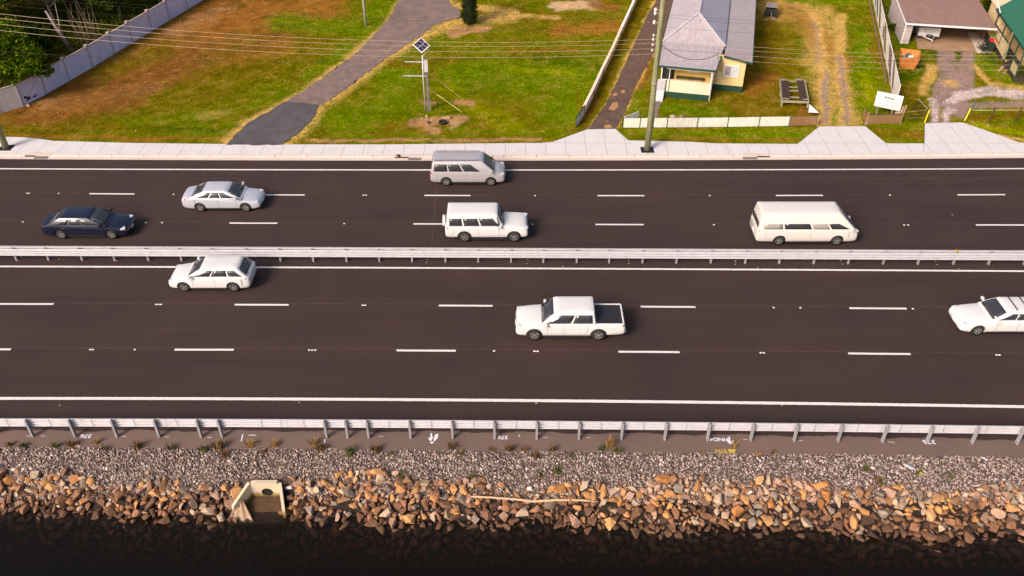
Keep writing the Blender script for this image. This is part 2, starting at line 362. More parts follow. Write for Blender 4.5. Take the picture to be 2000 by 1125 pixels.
DS = [[(-170, -80), (173, 261), (508, 595), (829, 919), (1167, 1258), (1515, 1607), (1870, 1964)],
      [(-275, -185), (88, 178), (447, 541), (807, 901), (1163, 1257), (1534, 1628), (1905, 2000), (2276, 2371)],
      [(-4, 102), (457, 563), (857, 962), (1251, 1358), (1657, 1768), (2060, 2171)], [(-98, 18), (339, 455), (774, 890), (1208, 1327), (1655, 1776), (2100, 2221)]]
rows = [381, 438, 598, 687]
for f, ds, r in zip(dash, DS, rows):
    for a, b in ds:
        xa, xb = pxx(a, r), pxx(b, r); n = 6; xs = np.linspace(xa, xb, n)
        s_ = strip(lambda x: f(x)-.075, lambda x: f(x)+.075, .004, .006, .006, xs); lm.add(s_.v, s_.f)
struct(lm, 'lane_marking', M['line'])
sj = MB()
for f in dash+[lambda x: (line_n(x)+dash[0](x))/2+.3]:
    s_ = strip(lambda x: f(x)+.12, lambda x: f(x)+.17, .0, .008, .008, XF); sj.add(s_.v, s_.f)
for pts in ([(853, 333), (850, 400), (843, 478)],):
    for a_, b_ in zip(pts, pts[1:]):
        p_, q_ = G(*a_), G(*b_); sj.add([(p_.x-.03, p_.y, .001), (p_.x+.03, p_.y, .001), (q_.x+.03, q_.y, .001), (q_.x-.03, q_.y, .001)], [(0, 1, 2, 3)])
struct(sj, 'road_seam', simple('seam', C(84, 62, 56), .8, var=.5, scale=3))
db = MB()
for a_, b_ in [(42, 502), (35, 509), (115, 506), (229, 509), (232, 503), (833, 513), (835, 507), (843, 500), (1029, 515), (1031, 507), (1037, 500), (1100, 521), (1228, 509), (1228, 515), (1436, 510), (1436, 516), (1642, 510), (1645, 516), (1827, 510), (1830, 517), (1480, 523.5), (1873, 525), (1860, 420), (117, 792), (585, 786), (1047, 788), (1527, 792), (1745, 865)]:
    p_ = G(a_, b_); r_ = .045; an_ = random.uniform(0, 3); db.add([(p_.x+r_*cos(an_+j*pi/2)*random.uniform(.7, 1.5), p_.y+r_*sin(an_+j*pi/2)*random.uniform(.7, 1.5), .012) for j in range(4)]+[(p_.x, p_.y, .03)], [(0, 1, 4), (1, 2, 4), (2, 3, 4), (3, 0, 4)])
o = struct(db, 'road_debris', simple('debris', C(226, 200, 160), .8, var=.4)); o['kind'] = 'stuff'; o['label'] = 'tiny pale flecks of debris scattered along the median and shoulder'; o['category'] = 'debris'
# gutter and kerb
struct(strip(road_n, lambda x: road_n(x)+.42, .006), 'gutter', M['kerb'])
kb = MB(); n = 0
x = -75.0
while x < 75:
    L_ = 2.4; y0, y1 = road_n(x)+.42, road_n(x+L_)+.42
    g = .018
    kb.add([(x+g, y0, 0), (x+L_-g, y1, 0), (x+L_-g, y1+.03, .15), (x+g, y0+.03, .15), (x+g, y0+.17, .152), (x+L_-g, y1+.17, .152), (x+g, y0+.17, 0), (x+L_-g, y1+.17, 0)],
           [(0, 1, 2, 3), (3, 2, 5, 4), (4, 5, 7, 6), (0, 3, 4, 6), (1, 7, 5, 2)])
    x += L_
struct(kb, 'kerb', M['kerb'])
ZL = .14
BACK = [(-400, 262), (0, 267), (45, 268), (75, 271), (105, 275), (250, 279), (500, 282), (750, 282), (950, 280), (1060, 279), (1080, 277), (1147, 252.5), (1202, 251.5), (1227, 274), (1270, 275), (1350, 277), (1400, 280), (1558, 281),
        (1600, 247), (1690, 246.5), (1731, 280), (1805.5, 280), (1806.5, 241), (1880, 239), (1935, 258), (1990, 278), (2000, 279), (2300, 276)]
bx = [p[0] for p in BACK]; by = [p[1] for p in BACK]
FIX = [(x, np.interp(x, bx, by)) for x in sorted(set(list(range(-400, 2301, 20))+bx))]
fp = MB(); vs = []
for x, y in FIX:
    q = G(x, y, ZL); fx = q.x*1.0
    f0 = G(x, 303, ZL)
    vs += [(f0.x, road_n(f0.x)+.60, ZL), (q.x, q.y, ZL)]
fp.add(vs, [(2*i, 2*i+2, 2*i+3, 2*i+1) for i in range(len(FIX)-1)])
x = -50
back_at = lambda X: None
while x < 50:            # saw-cut joints across and along the path
    yb = road_n(x)+.60
    px_, py_ = [float(v) for v in Pnp(np.array(x), np.array(yb), ZL)]
    top = yb
    while top < 70:
        a_, b_ = [float(v) for v in Pnp(np.array(x), np.array(top+.05), ZL)]
        if b_ < np.interp(a_, bx, by)+1: break
        top += .05
    if abs(round(x/1.5)) % 1 == 0: fp.add([(x-.014, yb, ZL+.003), (x+.014, yb, ZL+.003), (x+.014, top, ZL+.003), (x-.014, top, ZL+.003)], [(0, 1, 2, 3)], 1)
    x += 1.5
for a, b in ((1070, 1235), (1555, 1735), (1806, 1990)):
    p, q = G(a, 279, ZL), G(b, 280, ZL); fp.add([(p.x, p.y, ZL+.004), (q.x, q.y, ZL+.004), (q.x, q.y+.03, ZL+.004), (p.x, p.y+.03, ZL+.004)], [(0, 1, 2, 3)], 1)
struct(fp, 'footpath', [M['path'], M['joint']])
# lawn
NX, NY = 620, 230
gx = np.concatenate([[-300, -120], np.linspace(-78, 78, NX), [120, 300]]); gy = np.concatenate([np.linspace(56.95, 96, NY), [110, 160, 400]])
XX, YY = np.meshgrid(gx, gy); Xr, Yr = XX.ravel(), YY.ravel()
Yr = np.maximum(Yr, np.array([road_n(max(-78, min(78, v)))+.62 for v in Xr]))
Zr = .115+.05*(fbm(Xr*.12, Yr*.12)-.5)*np.clip((Yr-63)/10, 0, 1)
Zr = np.where(Yr < 59, .105, Zr)
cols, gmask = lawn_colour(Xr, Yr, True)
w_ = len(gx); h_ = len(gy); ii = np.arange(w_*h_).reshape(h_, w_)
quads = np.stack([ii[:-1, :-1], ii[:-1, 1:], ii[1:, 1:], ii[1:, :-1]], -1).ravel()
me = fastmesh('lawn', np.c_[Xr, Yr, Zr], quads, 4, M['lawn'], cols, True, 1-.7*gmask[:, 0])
o = bpy.data.objects.new('lawn', me); COL.objects.link(o); tag(o, kind='structure')
def poly_px(pts, z, jit=.08, sub=.35):
    "a world polygon from photo points with a ragged edge"
    q = [G(x, y, z) for x, y in pts]; out = []
    for a, b in zip(q, q[1:]+q[:1]):
        n = max(1, int((b-a).length/sub))
        for i in range(n):
            p = a.lerp(b, i/n); out.append((p.x+random.uniform(-jit, jit), p.y+random.uniform(-jit, jit)))
    return out
def sheet(pts, z, name, mat, jit=.08):
    bm = bmesh.new(); vs = [bm.verts.new((*p, z)) for p in poly_px(pts, z, jit)]
    bm.faces.new(vs); bmesh.ops.triangulate(bm, faces=bm.faces); bmesh.ops.recalc_face_normals(bm, faces=bm.faces)
    if bm.faces[:][0].normal.z < 0: bmesh.ops.reverse_faces(bm, faces=bm.faces)
    me = bpy.data.meshes.new(name); bm.to_mesh(me); bm.free(); me.materials.append(mat)
    o = bpy.data.objects.new(name, me); COL.objects.link(o); return tag(o, kind='structure')
OLD = [(560, 198), (625, 207), (690, 163), (760, 108), (818, 72), (850, 48), (880, 38), (903, 33), (900, 20), (880, 8), (872, -20), (790, -20), (760, 35), (700, 100), (640, 145)]
NEW = [(440, 283), (480, 243), (560, 197), (625, 205), (606, 236), (578, 262), (550, 283)]
MID = [(1148, 252), (1203, 251), (1222, 215), (1240, 170), (1262, 130), (1292, 75), (1310, 30), (1325, -15), (1290, -15), (1262, 35), (1232, 100), (1200, 170), (1182, 205)]
sheet(OLD, ZL+.012, 'old_driveway', M['drive_old'], .14); sheet(NEW, ZL+.018, 'driveway', M['drive_new'], .09); sheet(MID, ZL+.012, 'brown_driveway', M['drive_mid'], .05)
for pp_, cc_ in (([(1188, 214), (1195, 201), (1206, 199), (1208, 208), (1200, 216)], 0), ([(1195, 184), (1203, 180), (1206, 185), (1198, 188)], 0), ([(1212, 178), (1220, 174), (1222, 180), (1215, 183)], 0), ([(1178, 246), (1190, 242), (1196, 248), (1186, 251)], 0)):
    sheet(pp_, ZL+.024, 'bare_patch', simple('bare_soil', C(190, 140, 92), .95, var=.35, scale=7) if 'bare_soil' not in bpy.data.materials else bpy.data.materials['bare_soil'], .05)
SLABF = [(1786, 70), (1793, 95), (1840, 99), (1862, 100), (1900, 101), (1907, 104), (1940, 103), (1936, 66), (1900, 40), (1790, 30)]
sheet(SLABF, ZL+.012, 'carport_floor', simple('tan_concrete', C(178, 142, 112), .85, var=.2, scale=.8), .02)
sheet([(1889, 62), (1909, 103.5), (1937, 102.5), (1928, 90), (1920, 66)], ZL+.02, 'concrete_pad', M['kerb'], .02)
sheet([(1263, 232), (1283, 232), (1293, 196), (1281, 196)], ZL+.012, 'garden_path', M['drive_old'], .06)
# straw-coloured patches lying on the driveways
st = simple('dry_clippings', C(205, 160, 110), .95, var=.3, scale=8)
def inpoly(px, py, poly):
    ins = np.zeros(px.shape, bool); n = len(poly)
    for i in range(n):
        x0, y0 = poly[i]; x1, y1 = poly[(i+1) % n]
        if y0 == y1: continue
        c_ = ((y0 > py) != (y1 > py)) & (px < (x1-x0)*(py-y0)/(y1-y0)+x0); ins ^= c_
    return ins
# grass blades over the lawn
NB = 230000
bxx = rng.uniform(-58, 58, NB*2); byy = 57.2+rng.random(NB*2)**.85*36
px, py = Pnp(bxx, byy, .14)
keep = (px > -60) & (px < 2060) & (py > -25)
backy = np.interp(px, bx, by); keep &= py < backy-1.0
for pl in (OLD, NEW, MID, SLABF): keep &= ~inpoly(px+rng.normal(0, 2.2, len(px)), py+rng.normal(0, 1.5, len(px)), pl)
bxx, byy = bxx[keep][:NB], byy[keep][:NB]; nb = len(bxx); bc = lawn_colour(bxx, byy)
isg = np.abs(bc-GRAV*.9).sum(1)
greenish = bc[:, 1] > bc[:, 0]*.72; sel = greenish | (rng.random(nb) < .45); bxx, byy, bc = bxx[sel], byy[sel], bc[sel]; nb = len(bxx)
bc = bc*rng.uniform(.75, 1.6, (nb, 1)); hgt = rng.uniform(.03, .10, nb)*(.7+.6*fbm(bxx*.5, byy*.5)); an = rng.uniform(0, 2*pi, nb); wd = rng.uniform(.02, .05, nb)
lx, ly = rng.normal(0, .04, nb), rng.normal(0, .04, nb)
v0 = np.c_[bxx-np.cos(an)*wd, byy-np.sin(an)*wd, np.full(nb, .11)]; v1 = np.c_[bxx+np.cos(an)*wd, byy+np.sin(an)*wd, np.full(nb, .11)]
v2 = np.c_[bxx+lx, byy+ly, .12+hgt]
V = np.stack([v0, v1, v2], 1).reshape(-1, 3)
me = fastmesh('grass', V, np.arange(nb*3), 3, M['blades'], np.repeat(bc, 3, 0))
o = bpy.data.objects.new('grass', me); COL.objects.link(o); tag(o, 'mown patchy green and straw grass growing over the verges and yards', 'grass', kind='stuff')

# ---------------------------------------------------------------- embankment, gravel, water
WL = -1.5
PD = [-.6, 0, .5, 1.5, 3.1, 5, 12, 60, 400]; PZ = [-.12, -.05, -.18, -.62, -1.5, -2.7, -5.5, -7, -7]
def prof(d, x=None):
    k_ = 1.0 if x is None else (.93+.29*(27-max(-27, min(27, x)))/54)*(1+.045*sin(x*.55+1)+.04*sin(x*1.55)+.02*sin(x*4.3))
    return float(np.interp(d*k_ if d > 0 else d, PD, PZ))
OUTX = G(521, 960, -1).x
em = MB(); ds = sorted(set([-.6, -.2, 0, .25, .5, 1]+[round(1.2+.08*i, 2) for i in range(28)]+[4, 5, 8, 12, 30, 60, 300])); vs = []
YCUT = 26.62; DCUT = 1.85
EX = np.unique(np.concatenate([np.linspace(-90, 90, 181), np.arange(OUTX-1.6, OUTX+1.4, .08)]))
for x in EX:
    for d in ds:
        y = crest(max(-75, min(75, x)))-d; z = prof(d, x)
        dd = YCUT-y
        if -.10 < dd < 1.5 and OUTX-.95-.5*dd < x < OUTX+.85+.25*dd: z = min(z, -1.75)
        vs.append((x, y, z))
m_ = len(ds)
em.add(vs, [(i*m_+j, i*m_+j+1, (i+1)*m_+j+1, (i+1)*m_+j) for i in range(len(EX)-1) for j in range(m_-1)])
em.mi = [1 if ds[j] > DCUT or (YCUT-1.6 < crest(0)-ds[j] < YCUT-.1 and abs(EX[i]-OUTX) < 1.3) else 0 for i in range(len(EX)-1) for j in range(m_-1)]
struct(em, 'embankment', [simple('dark_grit', C(92, 76, 70), .95, var=.45, scale=9, bump=.05), simple('gap_shade_silt', C(44, 32, 26), .95, var=.5, scale=7, bump=.06)], True)  # second material is darkened so gaps between boulders read as shadow
k = N('water'); out = [n_ for n_ in k.t.nodes if n_.type == 'OUTPUT_MATERIAL'][0]
tr = k.n('BsdfTransparent'); gl = k.n('BsdfGlossy'); gl.inputs['Roughness'].default_value = .06; fr = k.n('Fresnel'); fr.inputs['IOR'].default_value = 1.33
ms = k.n('MixShader'); va = k.n('VolumeAbsorption'); va.inputs['Color'].default_value = (.62, .42, .20, 1); va.inputs['Density'].default_value = 2.0
tr.inputs['Color'].default_value = (.93, .93, .93, 1)
nz = k.noise(k.coord('Object', (1, 2.4, 1)), 2.2, 5, .55); bp = k.n('Bump'); bp.inputs['Distance'].default_value = .10; bp.inputs['Strength'].default_value = .35
k.l(nz, bp.inputs['Height']); k.l(bp.outputs[0], gl.inputs['Normal']); k.l(bp.outputs[0], fr.inputs['Normal'])
k.l(fr.outputs[0], ms.inputs[0]); df = k.n('BsdfDiffuse'); df.inputs['Color'].default_value = (.055, .040, .016, 1); m2 = k.n('MixShader'); m2.inputs[0].default_value = .075; k.l(tr.outputs[0], m2.inputs[1]); k.l(df.outputs[0], m2.inputs[2]); k.l(m2.outputs[0], ms.inputs[1]); k.l(gl.outputs[0], ms.inputs[2]); k.l(ms.outputs[0], out.inputs['Surface']); k.l(va.outputs[0], out.inputs['Volume'])
wb = MB(); wb.b2((-200, -250, -9), (200, 26.4, WL)); struct(wb, 'water', k.m)

def hull_mesh(n, sc, seed, mat=None, bev=0):
    r = random.Random(seed); bm = bmesh.new()
    for i in range(n):
        v = Vector((r.gauss(0, 1), r.gauss(0, 1), r.gauss(0, 1))).normalized()*r.uniform(.8, 1.0)
        bm.verts.new((v.x*sc[0], v.y*sc[1], v.z*sc[2]))
    res = bmesh.ops.convex_hull(bm, input=bm.verts)
    bmesh.ops.delete(bm, geom=[v for v in bm.verts if not v.link_faces], context='VERTS')
    bmesh.ops.dissolve_limit(bm, angle_limit=radians(16), verts=bm.verts, edges=bm.edges)
    if bev: bmesh.ops.bevel(bm, geom=bm.edges[:]+bm.verts[:], offset=bev, segments=1, affect='EDGES', clamp_overlap=True)
    bmesh.ops.recalc_face_normals(bm, faces=bm.faces)
    return bm
# gravel: one sheet of thousands of small crushed stones
k = N('gravel_stone'); k.rough(.9); gi = k.n('NewGeometry')
k.base(k.mix(.5, k.ramp(gi.outputs['Random Per Island'], [(0, C(104, 94, 92)), (.3, C(142, 128, 124)), (.62, C(172, 154, 146)), (.88, C(198, 178, 166)), (1, C(232, 222, 214))]),
       k.ramp(k.noise(k.coord(), 14, 3), [(.3, (.35, .28, .27)), (.7, (.62, .5, .46))]), 'SOFT_LIGHT')); M['gravel'] = k.m
tri = []
for i in range(14):
    bm = hull_mesh(9, (1, .78, .62), 100+i); bmesh.ops.triangulate(bm, faces=bm.faces)
    bm.verts.index_update(); tri.append((np.array([v.co[:] for v in bm.verts]), np.array([[v.index for v in f.verts] for f in bm.faces]))); bm.free()
gv, gf, off = [], [], 0
crv = np.vectorize(crest)
def euler(a, b, c):
    ca, sa, cb, sb, cc, sc = cos(a), sin(a), cos(b), sin(b), cos(c), sin(c)
    return np.array([[cc*cb, cc*sb*sa-sc*ca, cc*sb*ca+sc*sa], [sc*cb, sc*sb*sa+cc*ca, sc*sb*ca-cc*sa], [-sb, cb*sa, cb*ca]])
OUTX = G(521, 960, -1).x
for i in range(38000):
    x = random.uniform(-36, 36); d = random.uniform(-.08, 2.1); s = random.choice([.045, .055, .065, .075, .09]) * random.uniform(.8, 1.25)
    if d < .06: s *= .8
    if random.random() < .012: s *= 1.7
    if abs(x-OUTX) < 1.35 and d > 1.25: continue
    v, f = tri[random.randrange(14)]; R = euler(*[random.uniform(0, 6.28) for _ in range(3)])
    gv.append(v @ R.T*s+np.array([x, crest(x)-d+.03*sin(x*2.1), prof(d, x)+s*.35])); gf.append(f+off); off += len(v)
me = fastmesh('gravel', np.concatenate(gv), np.concatenate(gf).ravel(), 3, M['gravel'])
o = bpy.data.objects.new('gravel', me); COL.objects.link(o); tag(o, 'grey pink crushed stone gravel covering the top of the embankment', 'gravel', kind='stuff')

# boulders
def m_rock(name, a, b, c):
    k = N(name); k.rough(.85); oi = k.n('ObjectInfo'); co = k.coord()
    base = k.ramp(oi.outputs['Random'], [(0, a), (.5, b), (1, c)])
    v = k.n('VectorMath', operation='ADD'); k.l(co, v.inputs[0]); k.l(oi.outputs['Location'], v.inputs[1])
    s = k.ramp(k.noise(v.outputs[0], 3.2, 7, .7), [(.30, (.50, .44, .40)), (.5, (1, 1, 1)), (.72, (1.4, 1.28, 1.16))])
    k.base(k.mix(.95, base, s, 'MULTIPLY')); k.bump(k.noise(v.outputs[0], 7, 7, .7), .09, .7); return k.m
RM = {'ochre': m_rock('ochre_rock', C(186, 124, 66), C(200, 144, 88), C(216, 164, 112)), 'tan': m_rock('tan_rock', C(176, 148, 122), C(196, 168, 140), C(206, 180, 156)),
      'brown': m_rock('brown_rock', C(126, 88, 62), C(150, 106, 76), C(168, 122, 90)), 'grey': m_rock('grey_rock', C(116, 100, 86), C(144, 126, 110), C(174, 156, 140)),
      'pink': m_rock('pink_rock', C(160, 122, 100), C(182, 144, 122), C(200, 162, 140)), 'wet': m_rock('wet_rock', C(84, 58, 42), C(110, 78, 56), C(132, 94, 68))}
rock_bm = []
for i in range(30):
    bm = hull_mesh(random.choice([8, 9, 10, 12]), (1, random.uniform(.62, .88), random.uniform(.5, .75)), 500+i, bev=.035); rock_bm.append(bm)
rock_me = {}
def rock_mesh(i, col):
    if (i, col) not in rock_me:
        me = bpy.data.meshes.new('boulder'); rock_bm[i].to_mesh(me); me.materials.append(RM[col]); rock_me[(i, col)] = me
    return rock_me[(i, col)]
def zone_name(x):
    px = 1000+x*43
    for lim, nm in ((170, 'at the far left edge'), (330, 'well left of the outfall'), (470, 'just left of the outfall'), (700, 'just right of the outfall'), (920, 'between outfall and driftwood'),
                    (1050, 'by the left half of the driftwood'), (1180, 'by the right half of the driftwood'), (1350, 'just right of the driftwood'), (1500, 'below the yellow painted letters'), (1700, 'left of the white board'), (1860, 'below the white board'), (9e9, 'at the far right edge')):
        if px < lim: return nm
ORD = ['first', 'second', 'third', 'fourth', 'fifth', 'sixth', 'seventh', 'eighth', 'ninth', 'tenth', 'eleventh', 'twelfth', 'thirteenth', 'fourteenth', 'fifteenth', 'sixteenth']
rocks = []
def put(x, d, r, big=False, col=None):
    z = prof(d)+r*.28; rocks.append([x, crest(x)-d, z, r, col])
HAND = [(320, 952, .74, 'ochre'), (180, 942, .5, 'ochre'), (200, 958, .5, 'brown'), (258, 955, .46, 'tan'), (112, 935, .36, 'ochre'), (556, 1004, .5, 'brown'), (700, 975, .5, 'ochre'), (735, 975, .52, 'ochre'), (640, 985, .42, 'brown'), (1785, 1032, .72, 'brown'),
        (1812, 1052, .8, 'wet'), (1630, 985, .66, 'tan'), (1425, 965, .62, 'tan'), (995, 962, .44, 'tan'), (1285, 955, .52, 'pink'), (1345, 960, .5, 'tan'), (1290, 1000, .5, 'brown'), (1650, 1045, .5, 'wet'), (1470, 1002, .42, 'grey'), (1535, 1010, .42, 'tan'), (1710, 990, .4, 'ochre'), (1780, 985, .42, 'ochre'), (1775, 1000, .4, 'ochre'), (385, 1040, .5, 'wet'), (250, 1005, .5, 'brown')]
def world_on_slope(px_, py_):
    z = -1.0
    for _ in range(12):
        q = G(px_, py_, z); z = .5*z+.5*prof(crest(q.x)-q.y, q.x)
    return G(px_, py_, z)
for a, b, r, cN in HAND:
    q = world_on_slope(a, b); rocks.append([q.x, q.y, prof(crest(q.x)-q.y, q.x)+r*.42*.5, r*.5, cN])
def clash(x, y, r, k=.8): return any(abs(q[0]-x) < 1.2 and hypot(q[0]-x, (q[1]-y)*1.12) < (q[3]+r)*k for q in rocks)
tries = 0
for rr, N_, kk in (((.30, .39), 1600, .60), ((.20, .28), 12000, .55), ((.14, .21), 12500, .54), ((.08, .13), 17000, .52)):
    for _ in range(N_):
        x = random.uniform(-36, 36); top = 1.38+.22*sin(x*.37+1)+.16*sin(x*1.3+.5)
        if -8.6 < x < -3: top -= .12
        d = top+random.random()**.92*(3.9-top+.6); r = random.uniform(*rr)
        y = crest(x)-d
        if abs(x-OUTX) < 1.15+max(0, (d-2.3))*.1 and 1.1 < d < 3.35: continue
        if clash(x, y, r, kk): continue
        rocks.append([x, y, prof(d, x)+r*.42, r, None])
# a few strays up on the gravel
for _ in range(26):
    x = random.uniform(-25, 25); d = random.uniform(1.0, 1.35); r = random.uniform(.08, .16)
    if abs(x-OUTX) > 1.4 and not clash(x, crest(x)-d, r): rocks.append([x, crest(x)-d, prof(d, x)+r*.3, r, None])
for q in rocks:
    if q[4] is None:
        hgt_ = q[2]-WL; u = random.random()
        if hgt_ < .08: q[4] = 'wet'
        elif hgt_ < .55: q[4] = random.choices(['brown', 'wet', 'ochre', 'tan', 'pink', 'grey'], [6, 2.6, 1.1, 1.2, 1.0, .9])[0]
        else: q[4] = random.choices(['ochre', 'tan', 'brown', 'pink', 'grey'], [3.6, 2.2, 2.6, 2.0, .9])[0]
def size_seen(q): return q[3]*(0 if abs(Pnp(np.array(q[0]), np.array(q[1]), q[2])[0]-1000) > 1010 else 1)*(1 if q[2] > WL-.1 else .35)
rocks.sort(key=lambda q: -size_seen(q))
ind, rest = rocks[:290], rocks[290:]
CN = {'ochre': 'orange ochre', 'tan': 'pale tan', 'brown': 'brown', 'grey': 'grey', 'pink': 'pinkish', 'wet': 'dark wet'}
def shape_word(bm):
    e = [max(v.co[i] for v in bm.verts)-min(v.co[i] for v in bm.verts) for i in (0, 1)]
    return 'blocky' if e[0]/e[1] < 1.22 else ('oblong' if e[0]/e[1] < 1.5 else 'long')
SW = [shape_word(b) for b in rock_bm]
cells = {}
for q in ind:
    d = crest(q[0])-q[1]; lv = 'top row' if d < 1.95 else ('middle bank' if q[2] > WL+.22 else ('waterline' if q[2] > WL-.12 else 'underwater'))
    v = random.randrange(30); cells.setdefault((CN[q[4]], SW[v], zone_name(q[0]), lv), []).append((q, v))
for (cn, sw, zn, lv), qs in cells.items():
    for j, (q, v) in enumerate(sorted(qs, key=lambda q: q[0][0])):
        sz = 'large' if q[3] > .29 else 'small'
        lab = f'{sz} {cn} {sw} boulder, {lv}, {zn}' if len(qs) == 1 else f'{ORD[j]} {cn} {sw} boulder from left, {lv}, {zn}'
        o = bpy.data.objects.new('boulder', rock_mesh(v, q[4])); COL.objects.link(o)
        o.location = q[:3]; o.scale = (q[3]*1.22,)*3; o.rotation_euler = (random.uniform(-.5, .5), random.uniform(-.5, .5), random.uniform(0, 6.28))
        tag(o, lab, 'boulder', 'boulders of the rock bank along the water')
# smaller boulders as one mass
bigb = {}
for q in rest: bigb.setdefault(q[4], []).append(q)
k = N('small_rock'); k.rough(.85); at = k.n('Attribute', attribute_name='tint'); s_ = k.ramp(k.noise(k.coord(), 3.2, 7, .7), [(.28, (.5, .46, .44)), (.5, (1, 1, 1)), (.74, (1.35, 1.22, 1.1))])
k.base(k.mix(.95, at.outputs['Color'], s_, 'MULTIPLY')); k.bump(k.noise(k.coord(), 7, 7, .7), .08, .7)
BC = {'ochre': C(206, 150, 92), 'tan': C(190, 162, 136), 'brown': C(148, 104, 74), 'grey': C(144, 126, 110), 'pink': C(182, 144, 122), 'wet': C(104, 72, 52)}
rt = []
for bm in rock_bm[:16]:
    b2 = bm.copy(); bmesh.ops.triangulate(b2, faces=b2.faces); b2.verts.index_update()
    rt.append((np.array([v.co[:] for v in b2.verts]), np.array([[v.index for v in f.verts] for f in b2.faces]))); b2.free()
gv, gf, gc, off = [], [], [], 0
for q in rest:
    v, f = rt[random.randrange(16)]; R = euler(random.uniform(-.6, .6), random.uniform(-.6, .6), random.uniform(0, 6.28))
    gv.append(v @ R.T*q[3]*1.25+np.array(q[:3])); gf.append(f+off); off += len(v); gc.append(np.tile(np.array(BC[q[4]])*random.uniform(.8, 1.2), (len(v), 1)))
me = fastmesh('rubble', np.concatenate(gv), np.concatenate(gf).ravel(), 3, k.m, np.concatenate(gc))
o = bpy.data.objects.new('rubble', me); COL.objects.link(o); tag(o, 'smaller brown and grey stones packed between the boulders of the bank', 'rubble', kind='stuff')
print('rocks', len(rocks), 'individual', len(ind), 'labels', len(cells))

#PART2
# ---------------------------------------------------------------- guardrails
def thrie(f, z0, hgt, side, xs, lip=.0):
    "corrugated steel rail following f(x); side = +1 bulges towards +Y"
    pr = []; n = 3
    for i in range(n):
        b = i/n
        pr += [(0, b), (0, b+.05), (.09, b+.12), (.09, b+.21), (0, b+.29)]
    pr.append((0, 1))
    vs = []; m = len(pr)
    for x in xs:
        y = f(x)
        vs += [(x, y+side*p, z0+q*hgt) for p, q in pr]+[(x, y+side*(p-.012), z0+q*hgt) for p, q in pr]
    fs = []
    for i in range(len(xs)-1):
        a, b = i*2*m, (i+1)*2*m
        for j in range(m-1):
            fs.append((a+j, b+j, b+j+1, a+j+1)); fs.append((a+m+j, a+m+j+1, b+m+j+1, b+m+j))
        fs.append((a+m-1, b+m-1, b+2*m-1, a+2*m-1)); fs.append((a, a+m, b+m, b))
    mb = MB(); mb.add(vs, fs); return mb
def post_mb(p, h, w=.075, d=.14):
    mb = MB(); x, y = p; t = .012
    mb.b2((x-w/2, y-d/2, 0), (x+w/2, y-d/2+t, h)); mb.b2((x-w/2, y+d/2-t, 0), (x+w/2, y+d/2, h)); mb.b2((x-t/2, y-d/2+t, 0), (x+t/2, y+d/2-t, h)); return mb
near_b = curve3([(62, 851.5), (392, 853), (966, 856), (1464, 860), (1978, 867)])
t = thing('guardrail', 'galvanised steel guardrail with posts facing the rocks, nearest the water', 'guardrail', (0, near_b(0), 0))
XL = list(np.linspace(-60, 60, 61))
build(thrie(lambda x: near_b(x)+.11, .56, .52, +1, XL), 'rail', M['galv'], t, world=True)
for px_ in (-103, -20, 62, 145, 227, 310, 392, 433, 638, 679, 720, 802, 884, 966, 1048, 1130, 1213, 1297, 1380, 1464, 1548, 1633, 1719, 1805, 1892, 1978, 2064, 2150):
    x = G(px_, 856).x; build(post_mb((x, near_b(x)), 1.12, .10, .15), 'post', M['galv2'], t, world=True)
    bm_ = MB(); bm_.b2((x-.06, near_b(x)+.08, .66), (x+.06, near_b(x)+.125, .98)); build(bm_, 'bracket', M['galv2'], t, world=True)
for px_ in (553, 970, 1052, 1218, 1386, 1553, 1724, 150, 315):
    x = G(px_, 830, .8).x; jm = MB()
    for a in range(2):
        for q in range(3): jm.b2((x-.15+a*.3, near_b(x)+.085, .63+q*.17), (x-.11+a*.3, near_b(x)+.097, .67+q*.17))
    build(jm, 'rail_bolts', M['galv2'], t, world=True)
for px_ in range(0, 2001, 83):
    x = G(px_+12, 830, .8).x; jm = MB(); jm.b2((x-.012, near_b(x)+.09, .565), (x+.012, near_b(x)+.098, 1.07)); build(jm, 'lap_joint', M['galv2'], t, world=True)
mid_b = curve3([(30, 508), (500, 510), (1000, 512), (1500, 514.8), (1995, 517)])
t = thing('median_guardrail', 'double sided galvanised guardrail with short posts between the two carriageways', 'guardrail', (0, mid_b(0), 0))
build(thrie(lambda x: mid_b(x)-.17, .45, .5, -1, XL), 'rail', M['galv'], t, world=True)
build(thrie(lambda x: mid_b(x)+.17, .45, .5, +1, XL), 'rail', M['galv'], t, world=True)
mp = [30, 93, 159, 223, 289, 354, 418, 484, 548, 612, 677, 741, 805, 870, 934, 998, 1061, 1126, 1189, 1254, 1320, 1387, 1454, 1520, 1587, 1654, 1722, 1789, 1858, 1926, 1995]
for px_ in [-97, -34]+mp+[2064]:
    x = G(px_, 512).x; y = mid_b(x); build(post_mb((x, y), .92, .11, .12), 'post', M['galv2'], t, world=True)
    bb = MB(); bb.b2((x-.05, y-.16, .62), (x+.05, y-.065, .82)); bb.b2((x-.05, y+.065, .62), (x+.05, y+.16, .82)); build(bb, 'spacer', M['galv2'], t, world=True)

